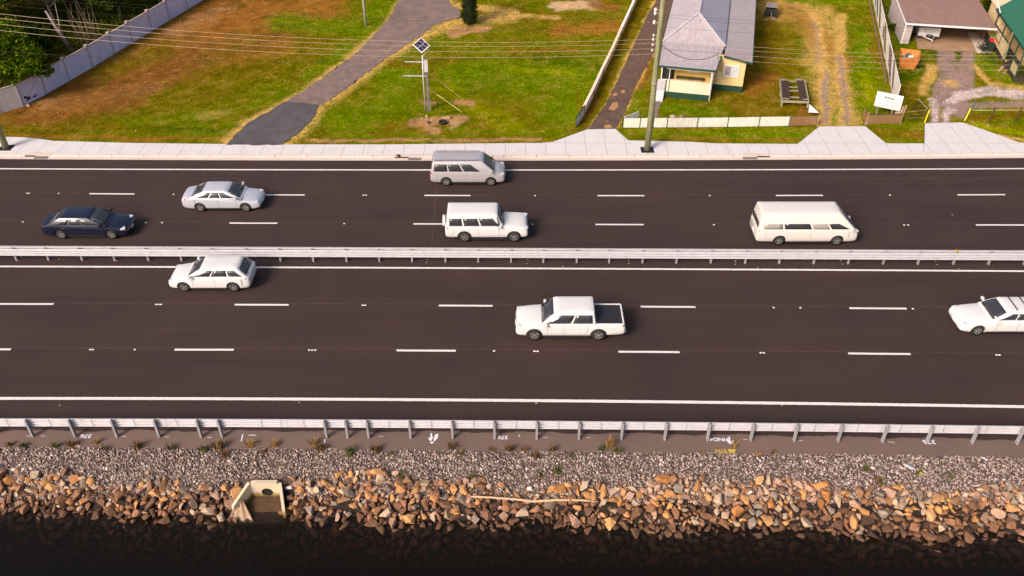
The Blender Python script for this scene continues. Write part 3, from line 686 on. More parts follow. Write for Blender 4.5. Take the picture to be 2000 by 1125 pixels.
# ---------------------------------------------------------------- road studs
stud = MB(); stud.add([(-.06, -.05, 0), (.06, -.05, 0), (.06, .05, 0), (-.06, .05, 0), (-.035, -.03, .02), (.035, -.03, .02), (.035, .03, .02), (-.035, .03, .02)],
                      [(0, 3, 2, 1), (4, 5, 6, 7), (0, 1, 5, 4), (1, 2, 6, 5), (2, 3, 7, 6), (3, 0, 4, 7)])
sm_ = stud.mesh('road_stud', M['line'])
for row, (f, nm, ps) in enumerate([(dash[0], 'farthest dashed line', [50, 54, 112, 338, 710, 715, 1045, 1386, 1738]), (dash[1], 'second dashed line from the footpath', [41, 283, 315, 672, 1040, 1394, 1765, 1773]),
                      (dash[2], 'dashed line nearest below the median', [303, 308, 313, 708, 713, 1510, 1562, 1780]), (dash[3], 'dashed line nearest the water', [174, 179, 261, 603, 609, 615, 965, 1044, 1050, 1485, 1491, 1942, 1948])]):
    rowpx = [381, 438, 598, 687][row]
    for i, p in enumerate(ps):
        X = G(p, rowpx).x; Y = f(X); o = bpy.data.objects.new('road_stud', sm_); COL.objects.link(o); o.location = (X, Y, .004); o.rotation_euler = (0, 0, random.uniform(-.1, .1))
        tag(o, f'{ORD[i]} small white stud from the left along the {nm}', 'road stud', 'white reflective studs between the lane dashes')

# ---------------------------------------------------------------- writing sprayed on the shoulder
spray = simple('white_spray', C(244, 240, 250), .7, var=.1); yspray = simple('yellow_spray', C(212, 180, 60), .7, var=.2)
def text_mesh(body, size):
    cu = bpy.data.curves.new('txt', 'FONT'); cu.body = body; cu.size = size; cu.align_x = 'CENTER'; cu.align_y = 'CENTER'; cu.extrude = .001; cu.offset = .006
    ob = bpy.data.objects.new('txt', cu); COL.objects.link(ob); bpy.context.view_layer.update()
    me = bpy.data.meshes.new_from_object(ob.evaluated_get(bpy.context.evaluated_depsgraph_get())); bpy.data.objects.remove(ob); bpy.data.curves.remove(cu); return me
def writing(body, px_, py_, size, mat, label, rz=pi, sx=1):
    me = text_mesh(body, size); me.name = 'painted_text'; me.materials.clear(); me.materials.append(mat)
    o = bpy.data.objects.new('painted_text', me); COL.objects.link(o); q = G(px_, py_); o.location = (q.x, q.y, -.014); o.rotation_euler = (0, 0, rz); o.scale = (sx, 1, 1)
    tag(o, label, 'marking')
def strokes(pts_list, wd, mat, label, name='painted_mark'):
    mb = MB()
    for pts in pts_list:
        for a, b in zip(pts, pts[1:]):
            p, q = G(*a), G(*b); d = (q-p); 
            if d.length < .01: d = Vector((.03, 0, 0)); q = p+d
            n = Vector((-d.y, d.x, 0)).normalized()*wd/2; e = d.normalized()*wd*.3; z = Vector((0, 0, -.013+random.uniform(0, .002)))
            mb.add([p-n-e+z, q-n+e+z, q+n+e+z, p+n-e+z], [(0, 1, 2, 3)])
    c = G(*pts_list[0][0]); single(mb, name, mat, label, 'marking', (c.x, c.y, -.02))
writing('376', 168, 851, .34, spray, 'white sprayed number 376 upside down, leftmost on the shoulder', sx=1.1)
writing('376', 982, 853.5, .32, spray, 'white sprayed number 376 upside down between two posts in the middle', sx=1.1)
writing('376', 1815, 862.5, .36, spray, 'white sprayed number 376 upside down at the right of the shoulder', sx=1.15)
writing('HND4', 1404, 857.5, .30, spray, 'white sprayed letters HND4 upside down beside an arrow', sx=1.15)
writing('STN', 1408, 879.5, .24, yspray, 'yellow sprayed letters STN upside down at the gravel edge', sx=1.2)
strokes([[(1424, 853), (1426, 865)], [(1420, 860), (1426, 866), (1432, 861)]], .07, spray, 'white sprayed arrow pointing at the yellow triangle')
strokes([[(842.5, 846), (841.5, 859)], [(837.5, 855), (841, 860), (845, 853)], [(848, 860), (851, 849), (855, 848), (853, 855), (848, 860)], [(841, 863.5), (846, 863.5), (843, 865), (841, 863.5)], [(850, 854), (853, 851)]], .07, spray, 'white sprayed arrow and scribble with a dot beneath')
strokes([[(1404, 884), (1419, 884), (1420, 882)]], .05, yspray, 'yellow sprayed underline beneath the upside down letters')
yt = MB(); yt.add([tuple(G(*p))[:2]+(-.0135,) for p in ((1421, 877), (1438, 877), (1433.5, 885), (1426, 885))], [(0, 1, 2, 3)]); c = G(1430, 880)
single(yt, 'painted_triangle', yspray, 'filled yellow sprayed triangle pointing at the gravel', 'marking', (c.x, c.y, -.02))
strokes([[(474, 848), (471, 861)]], .05, spray, 'thin white slanted chalk stroke left of the rail joint')
strokes([[(486, 850), (492, 849), (499, 850)]], .04, spray, 'faint short white chalk dash beside the slanted stroke')
strokes([[(634, 858), (634, 864)]], .05, spray, 'short white tick below the fourth post from the wall outfall')
strokes([[(1012, 851), (1016, 851)], [(1014, 849), (1014, 852)]], .03, spray, 'tiny faint white cross right of the middle number')
for i, (a, b) in enumerate([(53, 851), (80, 851), (238, 852), (322, 853), (405, 854), (740, 852), (1062, 854), (1145, 854), (1452, 858), (1560, 860), (1735, 863)]):
    strokes([[(a, b), (a+8, b)]], .025, spray, f'{ORD[i]} faint chalk tick from the left on the shoulder beside a rail post', 'chalk_tick')
for o in bpy.data.objects:
    if o.name.startswith('chalk_tick'): o['group'] = 'chalk ticks beside the rail posts'

# ---------------------------------------------------------------- vehicles
def catmull(tab, n):
    t = np.array(tab, float); m = len(t); out = []
    for u in np.linspace(0, m-1, n):
        i = min(int(u), m-2); f = u-i; p0, p1, p2, p3 = t[max(i-1, 0)], t[i], t[i+1], t[min(i+2, m-1)]
        out.append(.5*((2*p1)+(p2-p0)*f+(2*p0-5*p1+4*p2-p3)*f*f+(3*p1-p0-3*p2+p3)*f**3))
    return np.array(out)
def body_mesh(L_, W_, st):
    st = catmull(st, 46); mb = MB(); vs = []; m = 0
    for fx, zl, zs, zt, hf in st:
        hw = W_/2*hf; hh = zs-zl
        half = [(0, zl), (hw*.78, zl), (hw*.93, zl+.03), (hw*.985, zl+.12*hh+.03), (hw*.995, zl+.35*hh), (hw, zl+.62*hh), (hw*.995, zl+.84*hh), (hw*.975, zs-.015), (hw*.93, zs+.02), (hw*.82, zs+(zt-zs)*.45), (hw*.6, zs+(zt-zs)*.8), (hw*.3, zt-.005), (0, zt)]
        ring = [(fx*L_, -y, z) for y, z in half]+[(fx*L_, y, z) for y, z in reversed(half[1:-1])]
        m = len(ring); vs += ring
    n = len(st); fs = [(i*m+k, i*m+(k+1) % m, (i+1)*m+(k+1) % m, (i+1)*m+k) for i in range(n-1) for k in range(m)]
    fs += [tuple(range(m)), tuple(reversed(range((n-1)*m, n*m)))]
    mb.add(vs, fs); return mb
def gh(g, L_, W_, s, t, side):
    "point on the greenhouse: side F/B/L/R, s along it, t upwards"
    xb0, xb1, xr0, xr1, zb, zr, wb, wr = g; bulge = .03*sin(pi*t)
    x0 = (xb0+(xr0-xb0)*t)*L_; x1 = (xb1+(xr1-xb1)*t)*L_; hw = (wb+(wr-wb)*t)*W_/2+bulge; z = zb+(zr-zb)*t
    if side == 'L': return Vector((x1+(x0-x1)*s, hw, z))
    if side == 'R': return Vector((x1+(x0-x1)*s, -hw, z))
    if side == 'F': return Vector((x0+bulge, -hw+2*hw*s, z))
    return Vector((x1-bulge, -hw+2*hw*s, z))
def green_mesh(g, L_, W_):
    mb = MB(); vs = []; ts = [-.12, 0, .2, .4, .6, .8, .93, 1.0]; cr = .10
    def ring(t, inset=0, lift=0):
        a, b = gh(g, L_, W_, 1, t, 'R'), gh(g, L_, W_, 0, t, 'L'); x0, x1, hw, z = a.x-inset, b.x+inset, b.y-inset, a.z+lift
        pts = []; r = cr
        for cx_, cy_, a0 in ((x0-r, hw-r, 0), (x1+r, hw-r, pi/2), (x1+r, -hw+r, pi), (x0-r, -hw+r, 1.5*pi)):
            for q in range(5): pts.append((cx_+r*cos(a0+q*pi/8), cy_+r*sin(a0+q*pi/8), z))
        return pts
    rs = [ring(t) for t in ts]+[ring(1, .07, .035), ring(1, .2, .055), ring(1, .45, .07)]; m = 20
    for r in rs: vs += r
    fs = [(i*m+k, i*m+(k+1) % m, (i+1)*m+(k+1) % m, (i+1)*m+k) for i in range(len(rs)-1) for k in range(m)]
    fs.append(tuple(range((len(rs)-1)*m, len(rs)*m))); mb.add(vs, fs); return mb
def pane(g, L_, W_, side, s0, s1, t0, t1, s2=None, s3=None, out=.014):
    "window patch: bottom runs s0..s1, top runs s2..s3"
    s2 = s0 if s2 is None else s2; s3 = s1 if s3 is None else s3; mb = MB(); vs = []; ns, n_t = 5, 4
    c = Vector({'L': (0, 1, 0), 'R': (0, -1, 0), 'F': (1, 0, .5), 'B': (-1, 0, .35)}[side])*out
    for j in range(n_t):
        tt = t0+(t1-t0)*j/(n_t-1)
        for i in range(ns):
            a = s0+(s2-s0)*j/(n_t-1); b = s1+(s3-s1)*j/(n_t-1); vs.append(gh(g, L_, W_, a+(b-a)*i/(ns-1), tt, side)+c)
    inner = [v-c*1.8 for v in vs]; N0 = ns*n_t
    fs = [(j*ns+i, j*ns+i+1, (j+1)*ns+i+1, (j+1)*ns+i) for j in range(n_t-1) for i in range(ns-1)]
    bd = [i for i in range(ns)]+[j*ns+ns-1 for j in range(1, n_t)]+[(n_t-1)*ns+i for i in range(ns-2, -1, -1)]+[j*ns for j in range(n_t-2, 0, -1)]
    fs += [(a, b, b+N0, a+N0) for a, b in zip(bd, bd[1:]+bd[:1])]
    mb.add(vs+inner, fs); return mb
def make_wheels(t, xs, W_, r, wd=.22):
    for x in xs:
        for sy in (-1, 1):
            cy = sy*(W_/2-wd/2-.025)
            ty = MB(); ty.lathe([(r*.62, -wd/2), (r*.9, -wd/2), (r, -wd/2+.03), (r, wd/2-.03), (r*.9, wd/2), (r*.62, wd/2)], (x, cy, r), 'Y', 28)
            w0 = build(ty, 'wheel', M['rubber'], t, True)
            rm = MB(); yo = sy*(wd/2-.02)
            rm.lathe([(r*.64, -.02), (r*.64, .02), (r*.56, .02), (r*.56, -.02), (r*.64, -.02)], (x, cy+yo, r), 'Y', 28); rm.lathe([(.001, sy*.02), (r*.2, sy*.02), (r*.2, -sy*.03), (.001, -sy*.03)], (x, cy+yo, r), 'Y', 12)
            for q in range(5):
                a = q*2*pi/5+.3; rm.bar((x+cos(a)*r*.15, cy+yo, r+sin(a)*r*.15), (x+cos(a)*r*.6, cy+yo, r+sin(a)*r*.6), .03, r*.2)
            build(rm, 'rim', M['rim'], w0); hb = MB(); hb.lathe([(.001, -sy*.04), (r*.6, -sy*.04)], (x, cy+yo, r), 'Y', 20); build(hb, 'brake_disc', M['trimb'], w0)
def car(name, label, cat, cx_, row, face, L_, W_, st, g, P, wheels, r, sides, extra=None, wind=(.06, .94, .08, .9), rear=(.08, .92, .2, .88), glass=None, dy=0):
    q = G(cx_, row); X = q.x; Y = q.y+W_/2+dy
    t = thing(name, label, cat, (X, Y, .006), 0 if face > 0 else pi, 'vehicles driving along the highway')
    gs = glass or M['glass']
    bo = build(body_mesh(L_, W_, st), 'body', P, None, True)
    cut = MB()
    for x in wheels: cut.lathe([(.001, -W_), (r+.055, -W_), (r+.055, W_), (.001, W_)], (x*L_, 0, r+.01), 'Y', 28)
    cu = build(cut, 'cutter', M['trimb'])
    md = bo.modifiers.new('b', 'BOOLEAN'); md.operation = 'DIFFERENCE'; md.object = cu; md.solver = 'EXACT'
    bpy.context.view_layer.update(); me = bpy.data.meshes.new_from_object(bo.evaluated_get(bpy.context.evaluated_depsgraph_get()))
    bo.modifiers.clear(); bo.data = me; bpy.data.objects.remove(cu); bo.parent = t; bo.name = 'body'; me.shade_smooth()
    try: me.set_sharp_from_angle(angle=radians(35))
    except Exception: pass
    ub = MB(); ub.b2((-.44*L_, -W_*.36, .2), (.44*L_, W_*.36, .5)); build(ub, 'underbody', M['trimb'], t)
    make_wheels(t, [x*L_ for x in wheels], W_, r)
    ca_ = build(green_mesh(g, L_, W_), 'cabin', P, t, True)
    try: ca_.data.set_sharp_from_angle(angle=radians(40))
    except Exception: pass
    build(pane(g, L_, W_, 'F', *wind), 'windscreen', gs, t, True); build(pane(g, L_, W_, 'B', *rear), 'rear_window', gs, t, True)
    for sd in 'LR':
        for sp in sides: build(pane(g, L_, W_, sd, *sp[:6]), 'side_window', (M['glass_pale'] if len(sp) > 6 else gs), t, True)
    fz = st[1][2]; fw = W_/2*st[2][4]
    for sy in (-1, 1):
        x_f = st[2][0]*L_
        h = MB(); h.box((x_f+.02, sy*(fw-.20), st[2][2]-.02), (.30, .34, .14), rz=-sy*.35); build(h, 'headlight', M['lampg'], t, bevel=.04)
        xr_ = st[-3][0]*L_; h = MB(); h.box((xr_+.0, sy*(W_/2*st[-3][4]-.13), st[-3][2]-.09), (.12, .24, .17), rz=sy*.2); build(h, 'tail_light', M['tail'], t, bevel=.03)
        mx = (g[0]-.045)*L_; h = MB(); h.box((mx, sy*(W_/2+.09), g[4]+.10), (.14, .22, .15)); h.bar((mx, sy*(W_/2-.08), g[4]+.04), (mx, sy*(W_/2+.02), g[4]+.08), .05); build(h, 'door_mirror', P, t, bevel=.03)
    h = MB(); h.box((st[1][0]*L_+.0, 0, st[1][1]+.2), (.12, W_*.56, .2)); build(h, 'grille', M['trimb'], t, bevel=.03)
    h = MB()
    for sy in (-1, 1):
        for s_ in (.02, -.22):
            h.box((s_*L_, sy*(W_/2+.004), g[4]-.16), (.2, .03, .03))
    build(h, 'door_handle', P, t)
    for x_, z_ in ((st[0][0]*L_+.012, st[0][1]+.08), (st[-1][0]*L_-.012, st[-1][1]+.18)):
        h = MB(); h.box((x_, 0, z_), (.03, .37, .12)); build(h, 'number_plate', M['white'], t)
    # door shut lines
    h = MB()
    for sy in (-1, 1):
        for s_ in (g[0]-.06, (g[0]+g[1])/2+.04, g[1]+.08):
            h.box((s_*L_, sy*(W_/2*.994+.0), g[4]-.32), (.012, .018, .46))
        h.box(((wheels[0]+wheels[1])/2*L_, sy*(W_/2*.965), .27), ((wheels[0]-wheels[1])*L_*.74, .06, .09))
    build(h, 'sill_trim', M['trimb'], t)
    if extra: extra(t, L_, W_, g, P)
    return t
SED = [(.5, .36, .50, .54, .70), (.485, .27, .60, .66, .86), (.44, .21, .70, .79, .94), (.36, .19, .77, .88, .98), (.25, .19, .83, .95, 1), (.12, .19, .88, .99, 1), (-.05, .19, .91, 1.0, 1), (-.22, .19, .94, 1.02, 1), (-.34, .2, .97, 1.06, .985), (-.44, .23, .96, 1.06, .94), (-.485, .3, .88, 1.0, .87), (-.5, .4, .74, .84, .76)]
HAT = [(.5, .36, .50, .54, .70), (.485, .27, .62, .68, .86), (.44, .21, .72, .82, .94), (.36, .2, .80, .92, .98), (.25, .2, .86, .98, 1), (.1, .2, .92, 1.03, 1), (-.1, .2, .96, 1.05, 1), (-.28, .2, 1.0, 1.06, 1), (-.4, .22, 1.02, 1.08, .975), (-.46, .26, 1.0, 1.07, .94), (-.49, .32, .92, 1.0, .88), (-.5, .42, .80, .86, .80)]
BOX = [(.5, .48, .62, .66, .80), (.49, .40, .86, .92, .92), (.46, .36, 1.02, 1.09, .97), (.38, .34, 1.08, 1.16, .99), (.28, .34, 1.10, 1.18, 1), (.15, .34, 1.12, 1.18, 1), (0, .34, 1.12, 1.18, 1), (-.2, .34, 1.12, 1.18, 1), (-.4, .34, 1.12, 1.18, 1), (-.47, .36, 1.12, 1.18, .985), (-.495, .42, 1.08, 1.14, .95), (-.5, .5, .98, 1.04, .90)]
MPV = [(.5, .40, .58, .62, .76), (.485, .30, .74, .80, .90), (.45, .26, .88, .97, .96), (.38, .25, .98, 1.08, .99), (.28, .25, 1.04, 1.12, 1), (.1, .25, 1.06, 1.12, 1), (-.1, .25, 1.06, 1.12, 1), (-.3, .25, 1.06, 1.12, 1), (-.42, .26, 1.06, 1.12, .99), (-.48, .3, 1.06, 1.12, .97), (-.497, .36, 1.0, 1.06, .94), (-.5, .45, .9, .96, .90)]
VAN = [(.5, .42, .66, .70, .80), (.49, .32, .86, .92, .91), (.465, .28, 1.02, 1.12, .96), (.42, .27, 1.12, 1.22, .985), (.35, .27, 1.16, 1.24, 1), (.2, .27, 1.16, 1.24, 1), (0, .27, 1.16, 1.24, 1), (-.2, .27, 1.16, 1.24, 1), (-.42, .27, 1.16, 1.24, 1), (-.48, .3, 1.16, 1.24, .985), (-.495, .36, 1.12, 1.2, .96), (-.5, .44, 1.0, 1.06, .92)]
UTE = [(.5, .46, .62, .66, .78), (.49, .38, .80, .86, .90), (.455, .33, .94, 1.02, .96), (.38, .32, 1.02, 1.12, .985), (.28, .32, 1.06, 1.16, 1), (.1, .32, 1.08, 1.14, 1), (-.1, .32, 1.08, 1.12, 1), (-.24, .32, 1.08, 1.05, 1), (-.3, .34, 1.10, .98, 1), (-.42, .38, 1.10, .98, 1), (-.48, .42, 1.08, .98, .985), (-.495, .46, 1.0, .92, .96), (-.5, .5, .9, .86, .92)]
def rails(t, L_, W_, g, P):
    for sy in (-1, 1):
        y = sy*(g[7]*W_/2-.10); z = g[5]+.10; mb = MB(); mb.tube([(g[3]*L_+.15, y, z), (g[2]*L_-.2, y, z)], .02, 8)
        for q in (.15, .5, .85):
            x = (g[3]+(g[2]-g[3])*q)*L_; mb.bar((x, y, z-.08), (x, y, z), .03)
        build(mb, 'roof_rail', M['trimb'], t)
def roofbars(t, L_, W_, g, P):
    mb = MB()
    for q in (.3, .7):
        x = (g[3]+(g[2]-g[3])*q)*L_; mb.bar((x, -g[7]*W_/2+.08, g[5]+.12), (x, g[7]*W_/2-.08, g[5]+.12), .05, .03)
    build(mb, 'roof_bar', M['trimb'], t)
def spare(t, L_, W_, g, P):
    mb = MB(); mb.lathe([(.001, -.1), (.36, -.1), (.38, -.06), (.38, .08), (.001, .1)], (-.5*L_-.1, .15, .95), 'X', 24); build(mb, 'spare_wheel', P, t, True)
    mb = MB(); mb.bar((g[0]*L_-.3, -W_/2+.02, 1.0), (g[0]*L_-.42, -W_/2-.02, 1.9), .06); build(mb, 'snorkel', M['trimb'], t)
def bed(t, L_, W_, g, P):
    mb = MB(); mb.prism([(-.478*L_, -W_/2+.10), (g[1]*L_-.05, -W_/2+.10), (g[1]*L_-.05, W_/2-.10), (-.478*L_, W_/2-.10)], .85, 1.115); build(mb, 'tray_cover', M['trimb'], t, bevel=.02)
    mb = MB()
    for sy in (-1, 1): mb.b2((-.485*L_, sy*(W_/2-.10)-.045, .95), (g[1]*L_-.02, sy*(W_/2-.10)+.045, 1.15))
    mb.b2((-.492*L_, -W_/2+.10, .95), (-.478*L_, W_/2-.10, 1.14)); build(mb, 'tray_side', P, t, bevel=.02)
    mb = MB(); mb.b2((-.515*L_, -W_/2+.15, .48), (-.49*L_, W_/2-.15, .64)); build(mb, 'rear_bumper', M['galv2'], t, bevel=.02)
def sp4(a, b, c, d, lo=.1, hi=.84, sl=.06):   # three side windows with raked ends
    return [(a, b, lo, hi, a+sl, b), (b+.025, c, lo, hi), (c+.025, d, lo, hi, c+.025, d-sl)]
car('silver_people_mover', 'silver boxy people mover with roof rails in the lane beside the footpath', 'car', 914, 364, 1, 5.15, 1.9, MPV, (.37, -.49, .20, -.465, 1.07, 1.80, .95, .80), P_SILV, (.31, -.29), .34,
    [(.04, .26, .1, .78, .05, .27), (.29, .5, .1, .78), (.53, .78, .1, .78, .53, .72)], rails)
car('silver_sedan', 'pale silver sedan in the middle lane of the far carriageway', 'car', 434, 414.5, 1, 5.2, 1.86, SED, (.26, -.40, .09, -.20, .99, 1.43, .91, .72), P_ICE, (.31, -.27), .33,
    [(.14, .36, .12, .84, .2, .36), (.39, .62, .12, .84), (.645, .93, .12, .84, .645, .8)])
car('navy_sedan', 'dark navy sedan next to the median rail at the far left', 'car', 168, 468, 1, 5.5, 1.88, SED, (.26, -.42, .08, -.26, .99, 1.44, .91, .74), P_NAVY, (.31, -.27), .34,
    [(.13, .36, .12, .84, .18, .36), (.39, .62, .12, .84), (.645, .93, .12, .84, .645, .8)])
car('white_offroad_wagon', 'white boxy four wheel drive wagon with snorkel beside the median rail', 'car', 951, 474, 1, 5.2, 1.92, BOX, (.21, -.485, .13, -.475, 1.13, 1.90, .93, .80), P_WHITE, (.33, -.27), .40,
    [(.05, .28, .08, .74), (.31, .58, .08, .74), (.61, .93, .08, .74, .61, .88)], spare)
car('white_van', 'cream white high roofed van beside the median rail', 'van', 1573, 480.5, 1, 6.35, 1.98, VAN, (.46, -.494, .30, -.478, 1.17, 2.18, .97, .78), P_CREAM, (.30, -.27), .36,
    [(.05, .25, .06, .42, .05, .25, 1), (.27, .55, .06, .42), (.57, .74, .06, .42, .57, .74, 1), (.76, .95, .06, .42, .76, .88)], None, (.06, .94, .05, .55), (.1, .9, .05, .42))
car('white_hatchback', 'white hatchback in the near carriageway beside the median rail', 'car', 411, 571, -1, 4.8, 1.84, HAT, (.25, -.485, .07, -.37, 1.0, 1.50, .91, .74), P_WHITE, (.31, -.29), .34,
    [(.06, .3, .14, .8, .12, .3), (.33, .62, .14, .84), (.645, .93, .12, .84, .645, .78)])
car('white_pickup', 'white double cab pickup with black tray cover in the middle near lane', 'pickup', 1113, 666.5, -1, 5.9, 1.93, UTE, (.27, -.235, .14, -.215, 1.09, 1.78, .93, .76), P_WHITE, (.33, -.26), .40,
    [(.06, .44, .12, .82, .06, .44), (.48, .93, .12, .82, .48, .80)], bed)
car('white_saloon', 'white long bonneted sedan with dark windscreen leaving at the right edge', 'car', 1969, 656.5, -1, 5.5, 1.9, SED, (.21, -.40, .06, -.22, .99, 1.45, .91, .74), P_WHITE, (.32, -.27), .34,
    [(.14, .36, .12, .84, .2, .36), (.39, .62, .12, .84), (.645, .93, .12, .84, .645, .8)], roofbars)

# ---------------------------------------------------------------- culvert outfall, fabric, driftwood, litter
k = N('outfall_concrete'); k.rough(.85); sx = k.n('SeparateXYZ'); k.l(k.coord('Object'), sx.inputs[0])
mr = k.n('MapRange'); mr.inputs['From Min'].default_value = -.9; mr.inputs['From Max'].default_value = -.35; k.l(sx.outputs[2], mr.inputs[0])
nn = k.n('Math', operation='ADD'); k.l(mr.outputs[0], nn.inputs[0]); k.l(k.noise(k.coord(), 3, 4), nn.inputs[1])
k.base(k.ramp(nn.outputs[0], [(.45, C(104, 80, 44)), (.8, C(176, 152, 100)), (1.0, C(212, 196, 168))])); k.bump(k.noise(k.coord(), 12, 4), .02); OUTC = k.m
YB = YCUT+.02; Zt = -.42; XO = OUTX
t = thing('outfall', 'concrete stormwater outfall with splayed wing walls and round pipe mouth', 'outfall', (XO, YB, Zt))
bw = MB(); R_ = .27; zc_ = -.93; n_ = 28     # back wall with a round hole
ring_i = [(.02+R_*cos(2*pi*i/n_), zc_+.40+R_*sin(2*pi*i/n_)-.12) for i in range(n_)]
def sq(a):
    dx, dz = cos(a), sin(a); zc0 = zc_+.28; tx = ((.64-.02) if dx > 0 else (-.70-.02))/dx if abs(dx) > 1e-6 else 9e9; tz = ((0-zc0) if dz > 0 else (-1.62-zc0))/dz if abs(dz) > 1e-6 else 9e9
    q = min(tx, tz); return (.02+dx*q, zc0+dz*q)
ring_o = [sq(2*pi*i/n_) for i in range(n_)]
vs = [(x, -.0, z) for x, z in ring_i]+[(x, -.0, z) for x, z in ring_o]+[(x, .18, z) for x, z in ring_o]+[(x, 1.4, z) for x, z in ring_i]
fs = []
for i in range(n_):
    j = (i+1) % n_; fs += [(i, j, n_+j, n_+i), (n_+i, n_+j, 2*n_+j, 2*n_+i), (i, 3*n_+i, 3*n_+j, j)]
bw.add(vs, fs)
build(bw, 'headwall', OUTC, t)
pp = MB(); pp.lathe([(.001, .05), (R_+.0, .05)], (.02, 0, zc_+.28), 'Y', 24); build(pp, 'pipe_mouth', M['black'], t)  # flat black disc standing in for the darkness inside the pipe
def wing(a, b, za, zb, wdt, side):
    mb = MB(); d = Vector((b[0]-a[0], b[1]-a[1], 0)).normalized(); n = Vector((-d.y, d.x, 0))*wdt*side
    A, B = Vector((*a, 0)), Vector((*b, 0)); vs = []
    for P0, zt_ in ((A, za), (B, zb), (B+n, zb), (A+n, za)): vs += [(P0.x, P0.y, -2.4), (P0.x, P0.y, zt_)]
    mb.add(vs, [(0, 2, 3, 1), (2, 4, 5, 3), (4, 6, 7, 5), (6, 0, 1, 7), (1, 3, 5, 7), (0, 6, 4, 2)]); return mb
build(wing((-.69, 0), (-1.30, -.95), 0, -.52, .14, -1), 'wing_wall', OUTC, t)
build(wing((.63, 0), (.95, -1.15), 0, -.62, .13, 1), 'wing_wall', OUTC, t)
fl = MB(); fl.add([(-.72, .1, -.92), (.66, .1, -.92), (1.05, -1.35, -1.18), (-1.5, -1.35, -1.18), (-1.5, -1.35, -2), (1.05, -1.35, -2)], [(0, 3, 2, 1), (3, 4, 5, 2)])
build(fl, 'apron', simple('muddy_concrete', C(84, 58, 34), .7, var=.4, scale=3, bump=.03), t)
# geotextile drape
fb = MB(); nx, ny = 12, 14; vs = []
a0 = world_on_slope(470, 975)
for j in range(ny):
    v = j/(ny-1)
    for i in range(nx):
        u = i/(nx-1); spread = .10+.36*v
        x = a0.x-.05+(u-.5)*2*spread*.75+v*.55*max(0, u-.3)*1.2; y = a0.y+.02-v*1.0
        z = -.86-v*.75+.06*sin(u*19+v*2)*(.4+v)+.10*sin(pi*u)*(1-v)
        vs.append((x, y, z))
fb.add(vs, [(j*nx+i, j*nx+i+1, (j+1)*nx+i+1, (j+1)*nx+i) for j in range(ny-1) for i in range(nx-1)])
o = single(fb, 'geotextile', simple('pale_fabric', C(176, 148, 118), .85, var=.3, scale=5), 'pale torn geotextile sheet draped from the left wing wall into the water', 'fabric', (a0.x, a0.y, -.9), smooth=True)
sd_ = o.modifiers.new('t', 'SOLIDIFY'); sd_.thickness = .015
# driftwood
p = [world_on_slope(*q) for q in ((921, 981), (960, 983), (1010, 986), (1040, 990), (1090, 988), (1140, 988), (1168, 991))]
dw = MB(); dw.tube([Vector((q.x, q.y, q.z+.40+.02*sin(i*2))) for i, q in enumerate(p)], [.035, .05, .055, .06, .055, .05, .03], 8)
dw.tube([Vector((p[3].x, p[3].y, p[3].z+.40)), Vector((p[3].x+.4, p[3].y+.25, p[3].z+.62))], [.03, .01], 6)
single(dw, 'driftwood', simple('bleached_wood', C(214, 178, 142), .9, var=.2, scale=10, bump=.02), 'long thin bleached driftwood pole lying across the boulders', 'driftwood', tuple(p[0]), smooth=True)
def slope_box(px_, py_, d, rz, name, mat, label, cat, up=.1, tilt=radians(-24)):
    q = world_on_slope(px_, py_); mb = MB(); mb.box((q.x, q.y, q.z+up), d, rz, tilt=('X', tilt)); return single(mb, name, mat, label, cat, tuple(q), bevel=.01)
slope_box(1772, 915, (.16, .62, .04), .28, 'white_board', M['white'], 'clean white board lying on the gravel at the right', 'board', .16)
slope_box(1921, 898, (.34, .12, .03), -.6, 'plastic_scrap', M['white'], 'small white plastic scrap at the top of the gravel, far right', 'scrap')
slope_box(153, 873, (.36, .10, .03), -.35, 'timber_offcut', simple('offcut', C(190, 160, 140)), 'pale timber offcut at the gravel edge below the leftmost number', 'offcut', .08, 0)
slope_box(1798, 927, (.10, .12, .08), .2, 'yellow_litter', simple('yellow_plastic', C(236, 220, 30), .5), 'bright yellow scrap on the gravel beside the white board', 'litter')
slope_box(1849, 981, (.10, .10, .08), .2, 'yellow_litter', simple('yellow_plastic2', C(226, 210, 40), .5), 'yellow scrap among the top boulders right of the white board', 'litter', .2)
for px_, py_, nm in ((29, 919, 'leftmost'), (565, 955, 'beside the right wing wall'), (1462, 965, 'standing above the boulders right of the yellow triangle'), (1035, 958, 'above the driftwood pole')):
    q = world_on_slope(px_, py_); bm = hull_mesh(10, (.2, .14, .1), int(px_)); me = bpy.data.meshes.new('white_stone'); bm.to_mesh(me); bm.free(); me.materials.append(simple('white_stone', C(238, 228, 218), .8))
    o = bpy.data.objects.new('white_stone', me); COL.objects.link(o); o.location = (q.x, q.y, q.z+.12); tag(o, f'small bright white stone {nm} on the bank', 'stone', 'white stones on the bank')
